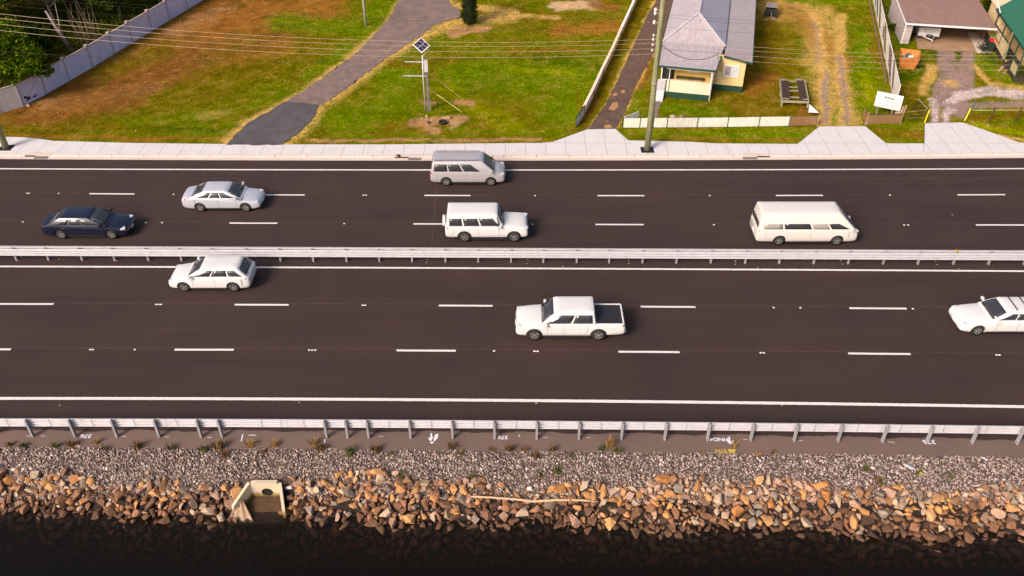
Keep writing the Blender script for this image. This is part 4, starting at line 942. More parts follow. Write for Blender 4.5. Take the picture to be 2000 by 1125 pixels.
# weeds
wdm = [simple('weed_brown', C(120, 88, 44), .9, var=.4), simple('weed_green', C(92, 96, 40), .9, var=.4), simple('weed_straw', C(168, 130, 66), .9, var=.3)]
wn = ['brown dead', 'dull green', 'straw yellow']
WE = [(20, 870, 0, .3), (45, 872, 1, .3), (110, 873, 1, .35), (140, 872, 0, .45), (190, 866, 2, .35), (205, 878, 0, .3), (270, 875, 0, .45), (335, 877, 1, .35), (398, 880, 1, .4), (430, 876, 0, .6), (440, 890, 0, .4), (490, 872, 2, .5), (538, 871, 2, .45), (515, 884, 0, .25), (613, 868, 2, .45), (625, 878, 0, .5), (683, 888, 1, .55), (735, 882, 0, .45), (760, 888, 1, .25), (880, 876, 0, .45), (785, 933, 1, .35), (900, 890, 0, .3), (995, 880, 0, .45),
      (1025, 880, 0, .3), (1048, 895, 0, .4), (1080, 880, 0, .35), (1115, 892, 1, .3), (1058, 930, 1, .3), (1087, 925, 1, .45), (926, 938, 1, .4), (1175, 878, 1, .3), (1190, 872, 2, .6), (1205, 882, 1, .35), (1480, 888, 2, .2), (1370, 886, 2, .2), (1690, 918, 1, .35), (1710, 940, 0, .3), (1722, 945, 1, .3), (1792, 926, 1, .25), (1855, 932, 1, .3), (960, 880, 0, .2), (1510, 886, 0, .2), (1434, 873, 2, .25)]
wlab = {}
for px_, py_, ty, r in WE:
    q = world_on_slope(px_, py_) if py_ > 884 else G(px_, py_, -.03); mb = MB()
    r *= .8
    for _ in range(int(70*r/.4)):
        a = random.uniform(0, 2*pi); rr = r*random.random()*.55; b = Vector((q.x+cos(a)*rr, q.y+sin(a)*rr*.8, q.z)); h = r*random.uniform(.5, 1.25); l = Vector((random.gauss(0, .12), random.gauss(0, .12), h))
        n = Vector((cos(a+1.5), sin(a+1.5), 0))*random.uniform(.006, .016)*(1.4 if ty < 2 else 1)
        mb.add([b-n, b+n, b+l*.6+n*1.3, b+l, b+l*.6-n*1.3], [(0, 1, 2, 3, 4)])
    where = 'on the gravel slope' if py_ > 900 else 'at the edge of the shoulder'
    pos = 'left of the outfall' if px_ < 455 else 'above the outfall' if px_ < 600 else 'left of the driftwood' if px_ < 920 else 'above the driftwood' if px_ < 1180 else 'near the yellow painted triangle' if px_ < 1600 else 'near the white board'
    o = single(mb, 'weed', wdm[ty], f'{"tall" if r >= .36 else "low"} {wn[ty]} weed tuft {where}, {pos}', 'weed', tuple(q), 'weeds along the embankment')
    wlab.setdefault(o['label'], []).append(o)
for lab, os_ in wlab.items():
    if len(os_) > 1:
        for j, o in enumerate(os_): o['label'] = f'{ORD[j]} from left, {lab}'.replace('between the outfall and the driftwood pole', 'left of the driftwood').replace('above the driftwood pole', 'above the driftwood').replace(' weed tuft', ' weed').replace('between the outfall and the driftwood pole', 'between outfall and driftwood').replace('at the edge of the shoulder', 'at the shoulder edge').replace('near the yellow painted triangle', 'by the yellow triangle').replace('on the gravel slope', 'on the gravel')
# ---------------------------------------------------------------- drain inlets in the kerb
for (x0, x1, gx0, gx1, row, lab) in ((48, 100, 70, 96, 306, 'kerb drain inlet with steel grate near the left utility pole'), (770, 850, 797, 823, 311, 'kerb drain inlet with weeds at one end, left of the silver people mover'), (1450, 1504, 1450, 1478, 308, 'kerb drain inlet with grate, right of the tall utility pole')):
    a, b = G(x0, row), G(x1, row); yk = road_n((a.x+b.x)/2); c = ((a.x+b.x)/2, yk+.5, 0)
    t = thing('drain_inlet', lab, 'drain', c, 0, 'kerb drain inlets')
    g0, g1 = G(gx0, row).x, G(gx1, row).x
    mb = MB(); mb.b2((a.x, yk+.40, .10), (b.x, yk+.72, .165)); build(mb, 'lintel', M['kerb'], t, world=True, bevel=.02)
    s0_, s1_ = (a.x, g0) if x0 < gx0 else (g1, b.x)
    mb = MB(); mb.b2((s0_+.03, yk+.385, .02), (s1_-.03, yk+.41, .10)); build(mb, 'slot', M['black'], t, world=True)
    mb = MB(); n = 10
    for i in range(n): mb.b2((g0+(g1-g0)*i/n, yk+.06, .012), (g0+(g1-g0)*(i+.6)/n, yk+.42, .03))
    mb.b2((g0, yk+.06, .008), (g1, yk+.42, .014)); build(mb, 'grate', M['grate'], t, world=True)

mb = MB(); mx = G(1868, 490, 1.0).x; mb.b2((mx-.05, mid_b(mx)-.02, .9), (mx+.05, mid_b(mx)+.02, 1.08))
single(mb, 'delineator', simple('yellow_reflector', C(240, 200, 20), .4), 'small yellow reflector on top of the median guardrail toward the right', 'reflector', (mx, mid_b(mx), .9))
# ---------------------------------------------------------------- power poles and wires
def m_wood(name, c, c2, sc=(6, 6, .6)):
    k = N(name); k.rough(.9); co = k.coord('Object', sc); f = k.noise(co, 2.5, 6, .7)
    k.base(k.ramp(f, [(.3, c2), (.55, c), (.75, tuple(min(.8, v*1.3) for v in c))])); k.bump(f, .03); return k.m
M['pole'] = m_wood('treated_pole_wood', C(150, 150, 108), C(92, 84, 62)); M['timber'] = m_wood('weathered_timber', C(176, 150, 122), C(118, 92, 70)); M['porc'] = simple('porcelain', C(235, 228, 222), .3)
wire_m = simple('conductor', C(200, 174, 142), .5, .2); wire_b = simple('black_cable', C(44, 38, 36), .7)
def utility_pole(base, label, hgt, zs, top=True):
    t = thing('utility_pole', label, 'utility pole', base, 0, 'timber utility poles along the footpath')
    mb = MB(); mb.tube([(0, 0, 0), (.02, 0, hgt*.3), (.0, 0, hgt*.65), (.01, 0, hgt)], [.23, .205, .18, .15], 14); build(mb, 'pole', M['pole'], t, True)
    mb = MB(); mb.box((0, 0, .012), (.95, .85, .03)); build(mb, 'footing', M['black'], t)
    for z in zs[:4]:
        mb = MB(); mb.bar((-.16, 0, z), (-.36, 0, z), .035); build(mb, 'pin', M['galv2'], t)
        mb = MB(); mb.lathe([(.001, -.08), (.05, -.08), (.07, -.02), (.05, .0), (.07, .05), (.03, .10), (.001, .10)], (-.38, 0, z), 'Z', 10); build(mb, 'insulator', M['porc'], t, True)
    for z in zs[4:]:
        mb = MB(); mb.lathe([(.001, -.12), (.08, -.12), (.11, -.02), (.08, .0), (.11, .06), (.05, .14), (.001, .14)], (-.42, 0, z), 'Z', 10); build(mb, 'insulator', M['porc'], t, True)
        mb = MB(); mb.bar((-.15, 0, z-.02), (-.42, 0, z-.02), .05); build(mb, 'pin', M['galv2'], t)
    mb = MB(); mb.lathe([(.214, .0), (.214, .10)], (.01, 0, hgt*.42), 'Z', 14); build(mb, 'band', M['galv2'], t)
    return t
pb = G(1264, 293, ZL); zr = [8.75, 8.46, 8.08, 7.70, 9.65, 10.28, 10.5]
utility_pole(tuple(pb), 'tall weathered timber utility pole with insulators rising from the footpath beside the brown driveway', 12.6, zr)
lb = G(12, 289, ZL); utility_pole(tuple(lb), 'timber utility pole standing in a dark square pit at the far left', 13.2, [10.95, 10.55, 10.15, 9.7, 11.6, 12.2, 12.4])
YW = pb.y
offs = [(0, 0), (-.29, -.33), (-.67, -.75), (-1.05, -1.2), (.9, .65), (1.53, 1.3), (1.75, 1.5)]
names = ['topmost of the four pale low voltage wires', 'second of the four pale low voltage wires', 'third of the four pale low voltage wires', 'lowest of the four pale low voltage wires', 'lowest of the three high wires near the top edge', 'middle of the three high wires near the top edge', 'highest of the three high wires near the top edge']
for i, (orr, ol) in enumerate(offs):
    pts = []
    for j in range(41):
        X = lb.x+(pb.x-.38-lb.x)*j/40; u = j/40; z = 8.4+.0018*(X+1.2)**2+ol+(orr-ol)*u; pts.append((X, YW+.0, z))
    zl_ = pts[-1][2]; c_ = .0018; pts2 = []
    for j in range(1, 41):
        X = pb.x-.38+48*j/40; z0 = 7.82+c_*(pb.x-34.5)**2; z = zl_-z0+7.82+c_*(X-34.5)**2-((.1) if i < 4 else 0)*sin(pi*j/40); pts2.append((X, YW, z))
    mb = MB(); mb.tube(pts+pts2, .0095 if i < 4 else .006, 5)
    single(mb, 'power_line', wire_m if i < 4 else wire_b, f'{names[i]} running along the road' if i < 4 else f'thin dark power wire, {names[i]}', 'power line', tuple(pts[0]), 'overhead wires')
mb = MB(); pts = []
for j in range(61):
    X = lb.x+96*j/60; Xr_ = (X-lb.x) % 48; pts.append((X, YW+.1, 6.95+.0016*(Xr_-24)**2))
mb.tube(pts, .009, 5); single(mb, 'telephone_cable', wire_b, 'dark telephone cable sagging below the pale power wires', 'cable', tuple(pts[0]), 'overhead wires')

# ---------------------------------------------------------------- cream cottage
HA = radians(-13.2); hO = G(1296, 189, ZL)
def boards(name, c, rough=.7):
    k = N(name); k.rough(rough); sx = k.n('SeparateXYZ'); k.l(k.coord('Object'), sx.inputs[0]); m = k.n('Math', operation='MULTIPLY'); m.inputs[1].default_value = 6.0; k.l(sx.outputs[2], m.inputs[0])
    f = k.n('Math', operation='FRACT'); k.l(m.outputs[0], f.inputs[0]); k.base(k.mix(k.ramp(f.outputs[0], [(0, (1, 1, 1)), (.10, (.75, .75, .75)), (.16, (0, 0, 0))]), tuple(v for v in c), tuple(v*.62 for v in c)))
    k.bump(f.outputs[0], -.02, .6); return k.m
M['cream'] = boards('cream_weatherboard', C(240, 212, 150, 1.0)); M['creamf'] = simple('cream_fibro', C(240, 224, 196), .7, var=.06, scale=2); M['cream_bounce'] = boards('bounce_tinted_weatherboard', C(236, 190, 100))  # porch copy of the cream boards, turned orange for bounced light
def m_tin(name, c, rust=.0, axis=0, freq=5.2, depth=.012):
    k = N(name); k.rough(.55); k.b.inputs['Metallic'].default_value = .12; sx = k.n('SeparateXYZ'); k.l(k.coord('Object'), sx.inputs[0]); m = k.n('Math', operation='MULTIPLY'); m.inputs[1].default_value = 2*pi*freq; k.l(sx.outputs[axis], m.inputs[0])
    s = k.n('Math', operation='SINE'); k.l(m.outputs[0], s.inputs[0])
    st = k.noise(k.coord('Object', (1, 1, 1)), 1.4, 7, .75); fine = k.noise(k.coord('Object', (3, .5, 1) if axis == 0 else (.5, 3, 1)), 2.2, 6, .7)
    c1 = k.mix(st, tuple(v*.78 for v in c), tuple(min(.85, v*1.15) for v in c))
    c1 = k.mix(.8, c1, k.ramp(fine, [(.3, (.72, .68, .68)), (.6, (1.05, 1.05, 1.05))]), 'MULTIPLY')
    if rust: c1 = k.mix(k.ramp(k.noise(k.coord(), 2.6, 8, .8), [(.60-rust*.1, (0, 0, 0)), (.72, (.8, .8, .8))]), c1, C(150, 104, 88))
    k.base(c1); k.bump(s.outputs[0], depth, .7); return k.m
tinA = m_tin('roof_iron', C(208, 196, 202), .25, 1, 5.2); tinB = m_tin('roof_iron_shaded', C(196, 190, 206), .1, 1); tinC = m_tin('old_roof_iron', C(204, 190, 192), .5, 1); tinF = m_tin('front_roof_iron', C(202, 190, 196), .35, 0)  # right slope gets a bluer, darker copy with its shade in the colour
t = thing('cottage', 'cream weatherboard cottage with grey hipped iron roof and dark green trim', 'house', tuple(hO), HA)
mb = MB(); mb.b2((0, 0, -.1), (3.65, .12, .50)); mb.b2((0, .12, -.1), (.12, 2.2, .50)); mb.b2((3.53, .12, -.1), (3.65, 2.3, .5)); mb.b2((3.9, 2.3, -.1), (6.25, 2.42, .52)); mb.b2((6.13, 2.42, -.1), (6.25, 30, .5)); mb.b2((-.55, 2.2, -.1), (-.43, 30, .5)); build(mb, 'plinth', M['dgreen'], t)
mb = MB(); mb.b2((.12, .12, .42), (3.53, 2.2, .54)); build(mb, 'porch_floor', simple('porch_floor', C(92, 78, 66)), t)
mb = MB(); mb.b2((.02, .02, .50), (3.63, .10, 1.50)); mb.b2((3.55, .1, .5), (3.63, 2.2, 1.5)); mb.b2((-.02, -.02, 1.50), (3.67, .14, 1.545)); build(mb, 'porch_balustrade', M['creamf'], t)
mb = MB(); mb.b2((.62, 1.15, .5), (3.53, 1.25, 2.6)); mb.b2((.62, 1.25, .5), (.72, 2.3, 2.6)); mb.b2((-.5, 2.2, 2.45), (.62, 2.3, 2.95)); build(mb, 'porch_back_wall', M['cream_bounce'], t)
mb = MB(); mb.b2((3.9, 2.32, .52), (6.23, 2.40, 2.72)); mb.prism([(3.9, 2.32), (6.23, 2.32), (6.23, 2.4), (3.9, 2.4)], 2.72, lambda p: 2.74 if p[0] > 5 else 3.12); build(mb, 'front_wall', M['cream'], t)
mb = MB(); mb.b2((6.15, 2.42, .5), (6.23, 30, 2.66)); mb.b2((-.53, 2.3, .5), (-.45, 30, 2.95)); mb.b2((3.82, 2.3, .5), (3.9, 2.9, 2.9)); build(mb, 'side_wall', M['cream'], t)
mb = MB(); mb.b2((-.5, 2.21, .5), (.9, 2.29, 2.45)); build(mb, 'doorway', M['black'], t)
mb = MB(); mb.b2((-.5, 2.13, .5), (-.43, 2.2, 2.45)); mb.b2((-.5, 2.13, .52), (.22, 2.2, .60)); mb.b2((.15, 2.13, .5), (.22, 2.2, 2.45)); build(mb, 'door_frame', M['white'], t)
mb = MB(); mb.b2((.0, .02, 2.42), (3.65, .10, 2.68)); build(mb, 'porch_beam', M['creamf'], t)
for x, w_ in ((.03, .09), (.32, .05), (3.56, .10)):
    mb = MB(); mb.b2((x, .0, .5 if x < 3 else .0), (x+w_, .09, 2.45)); build(mb, 'porch_post', M['dgreen'] if x < .1 or x == .32 else M['white'], t)
mb = MB(); mb.b2((3.7, 1.4, .4), (3.78, 1.48, 2.6)); mb.b2((3.66, 0.05, 0), (3.72, .12, 2.5)); build(mb, 'downpipe', M['white'], t)
# roof planes: verandah, hip, main sides, skillion
RZ = 3.16; AP = (1.85, 7.3, 4.62); RB = (1.85, 30, 4.62)
def rp(name, pts, mat, th=.05):
    a, b, c = Vector(pts[0]), Vector(pts[1]), Vector(pts[2]); n = (b-a).cross(c-a).normalized(); n = n if n.z > 0 else -n
    mb = MB(); mb.slab(pts, n, -th); return build(mb, name, mat, t)
rp('verandah_roof', [(-.62, -.12, 2.70), (3.86, -.12, 2.70), (4.3, 3.9, RZ), (-.75, 3.9, RZ)], tinF)
rp('hip_roof', [(-.75, 3.9, RZ+.01), (4.4, 3.9, RZ+.01), AP], tinF)
rp('roof', [(-.75, 3.9, RZ+.01), AP, RB, (-.75, 30, RZ)], tinA); rp('roof', [(4.4, 3.9, RZ+.01), (4.4, 30, RZ), RB, AP], tinB)
rp('skillion_roof', [(4.42, 2.15, RZ-.02), (6.68, 2.15, 2.70), (6.9, 30, 2.66), (4.42, 30, RZ-.02)], tinC)
mb = MB()
for a, b in (((-.75, 3.9, RZ+.03), AP), ((4.4, 3.9, RZ+.03), AP), (AP, RB)): mb.bar(Vector(a)+Vector((0, 0, .03)), Vector(b)+Vector((0, 0, .05)), .14, .04)
build(mb, 'ridge_cap', simple('ridge_cap', C(222, 214, 220), .5, .1), t)
mb = MB(); mb.bar((4.42, 3.6, RZ+.0), (4.42, 30, RZ), .10, .03); build(mb, 'valley_gutter', simple('valley', C(84, 78, 86), .7), t)
mb = MB(); mb.b2((-.64, -.17, 2.58), (3.88, -.11, 2.72)); mb.bar((3.88, -.14, 2.65), (4.34, 3.6, RZ-.05), .05, .14); mb.bar((4.36, 2.12, RZ-.12), (6.72, 2.12, 2.62), .05, .16); mb.bar((6.72, 2.12, 2.60), (6.94, 30, 2.56), .06, .12); mb.bar((-.66, -.14, 2.65), (-.79, 3.9, RZ-.05), .05, .12); mb.bar((-.79, 3.9, RZ-.06), (-.79, 30, RZ-.06), .05, .12)
build(mb, 'fascia', M['dgreen'], t)
wf = MB()
for a, b in (((4.55, 2.25, 1.28), (5.75, 2.31, 1.36)), ((4.55, 2.25, 2.20), (5.75, 2.31, 2.28)), ((4.55, 2.25, 1.36), (4.63, 2.31, 2.20)), ((5.67, 2.25, 1.36), (5.75, 2.31, 2.20)), ((5.12, 2.25, 1.36), (5.18, 2.31, 2.20))): wf.b2(a, b)
fr_ = build(wf, 'window', M['white'], t)
mb = MB(); mb.b2((4.63, 2.285, 1.36), (5.12, 2.30, 2.20)); build(mb, 'pane', simple('curtained_pane', C(168, 158, 164), .3), fr_); mb = MB(); mb.b2((5.18, 2.285, 1.36), (5.67, 2.30, 2.20)); build(mb, 'pane', simple('white_curtained_pane', C(214, 220, 224), .3), fr_)
mb = MB(); mb.b2((1.65, 1.09, 1.85), (2.65, 1.14, 2.28)); w2 = build(mb, 'porch_window', M['white'], t); mb = MB(); mb.b2((1.8, 1.06, 1.98), (2.5, 1.085, 2.08)); build(mb, 'slot', M['trimb'], w2)
mb = MB(); mb.b2((4.0, 2.2, 1.05), (4.38, 2.315, 1.65)); build(mb, 'meter_box', M['creamf'], t, bevel=.01)
mb = MB(); mb.tube([(4.3, 2.28, 1.65), (4.34, 2.28, 2.1), (4.2, 2.28, 2.6), (4.0, 2.2, 2.9)], .015, 6); build(mb, 'conduit', M['timber'], t)
mb = MB(); mb.tube([(3.95, 2.0, 2.6), (3.95, 2.0, 3.35)], .03, 6)
for i in range(5): mb.lathe([(.001, -.05), (.05, 0), (.001, .05)], (3.8+.06*(i % 2), 1.6+.12*i, 3.02+.05*i), 'Z', 8)
build(mb, 'service_bracket', M['galv2'], t)
# steps
mb = MB()
for i in range(4): mb.b2((-.72, .15-(.28*(i+1)), 0), (.0, .15-(.28*i), .52-.13*i))
mb.b2((-.72, .15, 0), (-.02, 2.2, .53)); build(mb, 'steps', M['path'], t)
# porch bench
def loc2w(O, ang, p): return Vector(O)+Matrix.Rotation(ang, 3, 'Z') @ Vector(p)
bq = loc2w(hO, HA, (1.95, .85, .54))
b = thing('porch_bench', 'long dark green slatted bench on the cottage porch', 'bench', tuple(bq), HA)
gm = simple('bench_green', C(66, 66, 44), .7)
mb = MB()
for z in (.56, .78, .9): mb.b2((-1.15, .13, z), (1.15, .17, z+.08))
build(mb, 'backrest', gm, b); mb = MB()
for y in (-.28, -.15, -.02): mb.b2((-1.15, y, .42), (1.15, y+.10, .46))
build(mb, 'seat', gm, b)
for x in (-1.0, 0, 1.0):
    mb = MB(); mb.b2((x-.03, -.28, 0), (x+.03, -.22, .42)); mb.b2((x-.03, .09, 0), (x+.03, .13, .95)); build(mb, 'leg', gm, b)
# service cable
cp0 = Vector((pb.x+.12, pb.y, 8.3)); cp1 = loc2w(hO, HA, (3.95, 2.0, 3.3)); pts = []
for j in range(25):
    u = j/24; q = cp0.lerp(cp1, u); q.z -= 1.5*4*u*(1-u)*.55; pts.append(q)
mb = MB(); mb.tube(pts, .022, 6); single(mb, 'service_cable', wire_b, 'black service cable hanging from the pole to the cottage roof', 'cable', tuple(pts[0]))

# ---------------------------------------------------------------- fences
def panel_fence(name, label, pts_px, h, mats, post_mat, z=ZL, lean=0, cap=None, post_w=.06):
    q = [G(x, y, z) for x, y in pts_px]; t = thing(name, label, 'fence', tuple(q[0]), 0)
    for i, (a, b) in enumerate(zip(q, q[1:])):
        d = (b-a).normalized(); ang = math.atan2(d.y, d.x); mb = MB(); c = (a+b)/2
        mb.box((c.x, c.y, z+h/2+.02), ((b-a).length-.05, .03, h-.04), ang); build(mb, 'panel', mats[i % len(mats)], t, world=True)
        if cap: mb = MB(); mb.box((c.x, c.y, z+h+.0), ((b-a).length-.02, .07, .05), ang); build(mb, 'top_rail', cap, t, world=True)
    for a in q:
        mb = MB(); mb.box((a.x, a.y, z+h/2+.03), (post_w, post_w+.02, h+.10)); build(mb, 'post', post_mat, t, world=True)
    return t
corr = m_tin('white_corrugated', C(252, 246, 232, 1.06), 0, 0, 4.0, .005)
panel_fence('yard_fence', 'low white corrugated fence with dark green posts in front of the cottage', [(1216, 250), (1249, 250), (1275, 249.5), (1302, 249.5), (1361, 249), (1420, 248.5), (1481, 247.5), (1540, 246.5)], .82, [corr], M['dgreen'])
gt = MB(); a, b_ = G(1218, 246, ZL), G(1247, 238, ZL); gt.bar((a.x, a.y, .55), (b_.x, b_.y+.3, .55), .04, .75); single(gt, 'yard_gate', corr, 'small white yard gate standing open behind the fence at the garden path', 'gate', (a.x, a.y, ZL))
latt = m_tin('brown_lattice', C(160, 122, 84), 0, 0, 6.0)
panel_fence('lattice_fence', 'short brown timber lattice fence at the right end of the white fence', [(1541, 246.5), (1596, 245)], .8, [latt], M['timber'])
panel_fence('paling_fence', 'brown corrugated fence panel in front of the white sign', [(1692, 243.5), (1758, 242)], .85, [latt], M['timber'], cap=simple('dark_rail', C(92, 70, 48)))
t = thing('gate_post', 'leaning split timber gate post at the right end of the brown panel', 'post', tuple(G(1757, 240, ZL))); mb = MB(); a = G(1757, 240, ZL); mb.bar(a, a+Vector((.28, .3, 1.35)), .1); build(mb, 'post', M['timber'], t, world=True); mb = MB(); mb.bar(a+Vector((-.15, 0, 0)), a+Vector((.12, .4, 1.2)), .12, .05); build(mb, 'brace', M['timber'], t, world=True)
t = thing('side_gate', 'narrow brown leaf gate swung open left of the brown panel', 'gate', tuple(G(1690, 243, ZL))); a = G(1690, 243, ZL); c = G(1684, 228, ZL); mb = MB(); mb.bar(a+Vector((0, 0, .45)), Vector((c.x, c.y, .55)), .04, .75); build(mb, 'leaf', latt, t, world=True); mb = MB(); mb.bar(a, a+Vector((.12, .1, 1.0)), .08); build(mb, 'post', M['timber'], t, world=True)
mb = MB(); a, b_, c = G(1577, 228, ZL), G(1597, 230, ZL), G(1579, 212, ZL+.5); mb.slab([(a.x, a.y, .5), (b_.x, b_.y, .55), (c.x, c.y, 1.0)], (0, -.6, .8), .03); single(mb, 'metal_sheet', M['galv'], 'white triangular metal sheet leaning behind the lattice fence', 'sheet', tuple(a))
def stone(px_, py_, r, c, label, name='stone', cat='stone', group=None, z=ZL):
    q = G(px_, py_, z); bm = hull_mesh(11, (r, r*.8, r*.7), int(px_*7+py_)); me = bpy.data.meshes.new(name); bm.to_mesh(me); bm.free(); me.materials.append(simple(name+'_mat', c, .85))
    o = bpy.data.objects.new(name, me); COL.objects.link(o); o.location = (q.x, q.y, z+r*.3); return tag(o, label, cat, group)
stone(1314, 229, .28, C(190, 172, 152), 'round grey garden stone behind the white yard fence'); stone(1330, 229, .24, C(176, 150, 126), 'brown garden stone right of the round grey one behind the fence')
# cottage-side boundary fence (seen almost end on)
t = thing('driveway_fence', 'long low tan timber fence running back beside the brown driveway', 'fence', tuple(G(1133, 236, ZL)))
fp_ = [(1140, 226), (1158, 190), (1176, 150), (1194, 113), (1212, 72), (1230, 32), (1246, -4)]
tans = [simple('tan_fence', C(240, 206, 184, 1.35), .85, var=.15), simple('pale_fence', C(244, 228, 222, 1.3), .85, var=.12)]
q = [G(x, y, ZL) for x, y in fp_]
for i, (a, b_) in enumerate(zip(q, q[1:])):
    mb = MB(); mb.bar((a.x, a.y, .55), (b_.x, b_.y, .55), .05, .80); build(mb, 'panel', tans[0] if i < 5 else tans[1], t, world=True)
    mb = MB(); mb.bar((a.x, a.y, .98), (b_.x, b_.y, .98), .22, .06); build(mb, 'top_rail', tans[0] if i < 4 else tans[1], t, world=True)
for a in q: mb = MB(); mb.box((a.x+.05, a.y, .55), (.09, .09, .95)); build(mb, 'post', M['timber'], t, world=True)
t = thing('fence_end_panel', 'white corrugated fence panel with green frame at the road end of the long tan fence', 'fence', tuple(G(1125, 249, ZL)))
a, b_ = G(1125, 249, ZL), G(1140, 226, ZL); mb = MB(); mb.bar((a.x, a.y, .55), (b_.x, b_.y, .55), .04, .80); build(mb, 'panel', corr, t, world=True)
mb = MB(); mb.bar((a.x, a.y, .97), (b_.x, b_.y, .97), .07, .06); build(mb, 'top_rail', M['dgreen'], t, world=True)
for p_ in (a, (a+b_)/2, b_): mb = MB(); mb.box((p_.x, p_.y, .58), (.06, .06, .95)); build(mb, 'post', M['dgreen'], t, world=True)

# tall pale panel fence at the left
k = N('shade_tinted_panel'); k.rough(.8); k.base(k.mix(k.ramp(k.noise(k.coord('Object', (1, 1, .5)), 1.3, 7, .7), [(.35, (0, 0, 0)), (.65, (1, 1, 1))]), C(196, 196, 232, 1.15), C(222, 220, 250, 1.15))); PAN_SHADE = k.m  # bluish lavender of the shaded side is put into the base colour
warm = simple('less_shaded_panel', C(222, 212, 214), .8, var=.12, scale=3)  # warmer copy for the segments turned more toward the light
t = thing('boundary_wall', 'long pale concrete panel fence, tinted lavender for shade, climbing diagonally past the dark trees', 'fence', tuple(G(45, 207, ZL)))
bl = [(-60, 236), (0, 221), (45, 207), (90, 183), (135, 157), (180, 131), (222, 105), (258, 83), (296, 60), (330, 39), (366, 18), (402, -4), (440, -28)]
q = [G(x, y, ZL) for x, y in bl]
for i, (a, b_) in enumerate(zip(q, q[1:])):
    hh = 1.98
    d = (b_-a); ang = math.atan2(d.y, d.x); c = (a+b_)/2; mb = MB(); mb.box((c.x, c.y, hh/2), (d.length-.04, .09, hh), ang); build(mb, 'panel', warm if i < 2 else PAN_SHADE, t, world=True)
    mb = MB(); mb.box((c.x, c.y, hh+.02), (d.length-.04, .15, .06), ang); build(mb, 'coping', simple('coping', C(196, 170, 164)) if i == 0 else bpy.data.materials['coping'], t, world=True)
for i, a in enumerate(q):
    d = (q[min(i+1, len(q)-1)]-q[max(i-1, 0)]); ang = math.atan2(d.y, d.x); mb = MB(); mb.box((a.x, a.y, 1.06), (.16, .17, 2.12), ang); build(mb, 'post', simple('panel_post', C(190, 186, 196)) if i == 0 else bpy.data.materials['panel_post'], t, world=True)
    mb = MB(); mb.box((a.x, a.y, 2.15), (.30, .26, .07), ang); build(mb, 'post_cap', bpy.data.materials['coping'], t, world=True)
# black scribble at the fence foot
a, b_ = q[2], q[3]; d = (b_-a).normalized(); n = Vector((d.y, -d.x, 0)); mb = MB()
for u, z, w_, h_ in ((.18, .55, .34, .12), (.30, .38, .30, .16), (.22, .30, .22, .10), (.52, .28, .34, .08), (.60, .34, .2, .06)):
    c = a.lerp(b_, u)+n*.048; mb.slab([c-d*w_/2+Vector((0, 0, z-h_*.3)), c+d*w_/2+Vector((0, 0, z-h_)), c+d*w_/3+Vector((0, 0, z+h_)), c-d*w_/2+Vector((0, 0, z+h_*.7))], n, .006)
build(mb, 'black_stain', M['black'], t, world=True); mb = MB(); c = a.lerp(b_, .3)+n*.05; mb.bar(c+Vector((0, 0, .6)), a.lerp(b_, .85)+n*.05+Vector((0, 0, 1.5)), .012); build(mb, 'crack', M['trimb'], t, world=True)
stone(55, 208, .22, C(196, 176, 160), 'small pale rock on the brown grass at the foot of the panel fence')

# painted fence on the right
FA, FB = G(1744, 186, ZL), G(1700, -25, ZL); FAe = G(1760, 236, ZL)
d = (FB-FA).normalized(); n = Vector((-d.y, d.x, 0)); n = n if n.x < 0 else -n; ang = math.atan2(d.y, d.x); L_ = (FB-FA).length
pw = simple('worn_white_paint', C(240, 228, 224), .8, var=.14, scale=4)
t = thing('painted_fence', 'tall white painted fence with slanted dark green and brown patches right of the straw track', 'fence', tuple(FA))
S0 = FA-d*1.9; npan = 11
for i in range(npan):
    a, b_ = S0.lerp(FB, i/npan), S0.lerp(FB, (i+1)/npan); c = (a+b_)/2; mb = MB(); mb.box((c.x, c.y, .95), ((b_-a).length-.02, .05, 1.75), ang); build(mb, 'panel', pw, t, world=True)
    mb = MB(); mb.box((a.x, a.y, .96), (.07, .07, 1.8), ang); build(mb, 'post', pw, t, world=True)
gp, bp_, sp_ = simple('green_patch', C(98, 116, 88), .8), simple('brown_patch', C(128, 104, 52), .8), simple('scribble_patch', C(130, 100, 96), .9, var=.5, scale=14)
def patch(y0, y1, mat, zlo, zhi, lw=.55, slant=.5):
    a = FA.lerp(FB, (186-y0)/211); b_ = FA.lerp(FB, (186-y1)/211); m0 = a+n*.03
    mb = MB(); A, B = a+n*.027, b_+n*.027; w_ = d*lw
    mb.slab([A+Vector((0, 0, zlo)), A+w_+Vector((0, 0, zlo)), B+w_+Vector((0, 0, zhi)), B+Vector((0, 0, zhi))], n, .012); build(mb, 'painted_patch', mat, t, world=True)
patch(30, 8, gp, .3, 1.7, 1.1); patch(53, 28, gp, .25, 1.6, 1.7); patch(78, 52, bp_, .2, 1.65, 1.7); patch(103, 94, bp_, .45, 1.2, 1.2); patch(125, 100, bp_, .2, 1.65, 1.6); patch(150, 134, bp_, .4, 1.5, .8); patch(168, 146, sp_, .1, 1.6, 1.6); patch(184, 166, sp_, .2, 1.7, 1.1)
e0, e1 = G(1731, 163, ZL), G(1697, 0, ZL); mb = MB(); mb.bar((e0.x, e0.y, .25), (e1.x, e1.y, .25), .06, .24); single(mb, 'timber_edging', simple('edging', C(150, 112, 92), .9, var=.3), 'weathered timber edging board along the foot of the painted fence', 'edging', tuple(e0))
mb = MB(); a = G(1753, 223, ZL); mb.lathe([(.001, 0), (.24, 0), (.24, .36), (.2, .38), (.001, .38)], tuple(a), 'Z', 18); single(mb, 'concrete_pipe', simple('pipe_conc', C(220, 190, 166), .8), 'upright pale concrete pipe behind the brown panel under the sign', 'pipe', tuple(a), smooth=False)

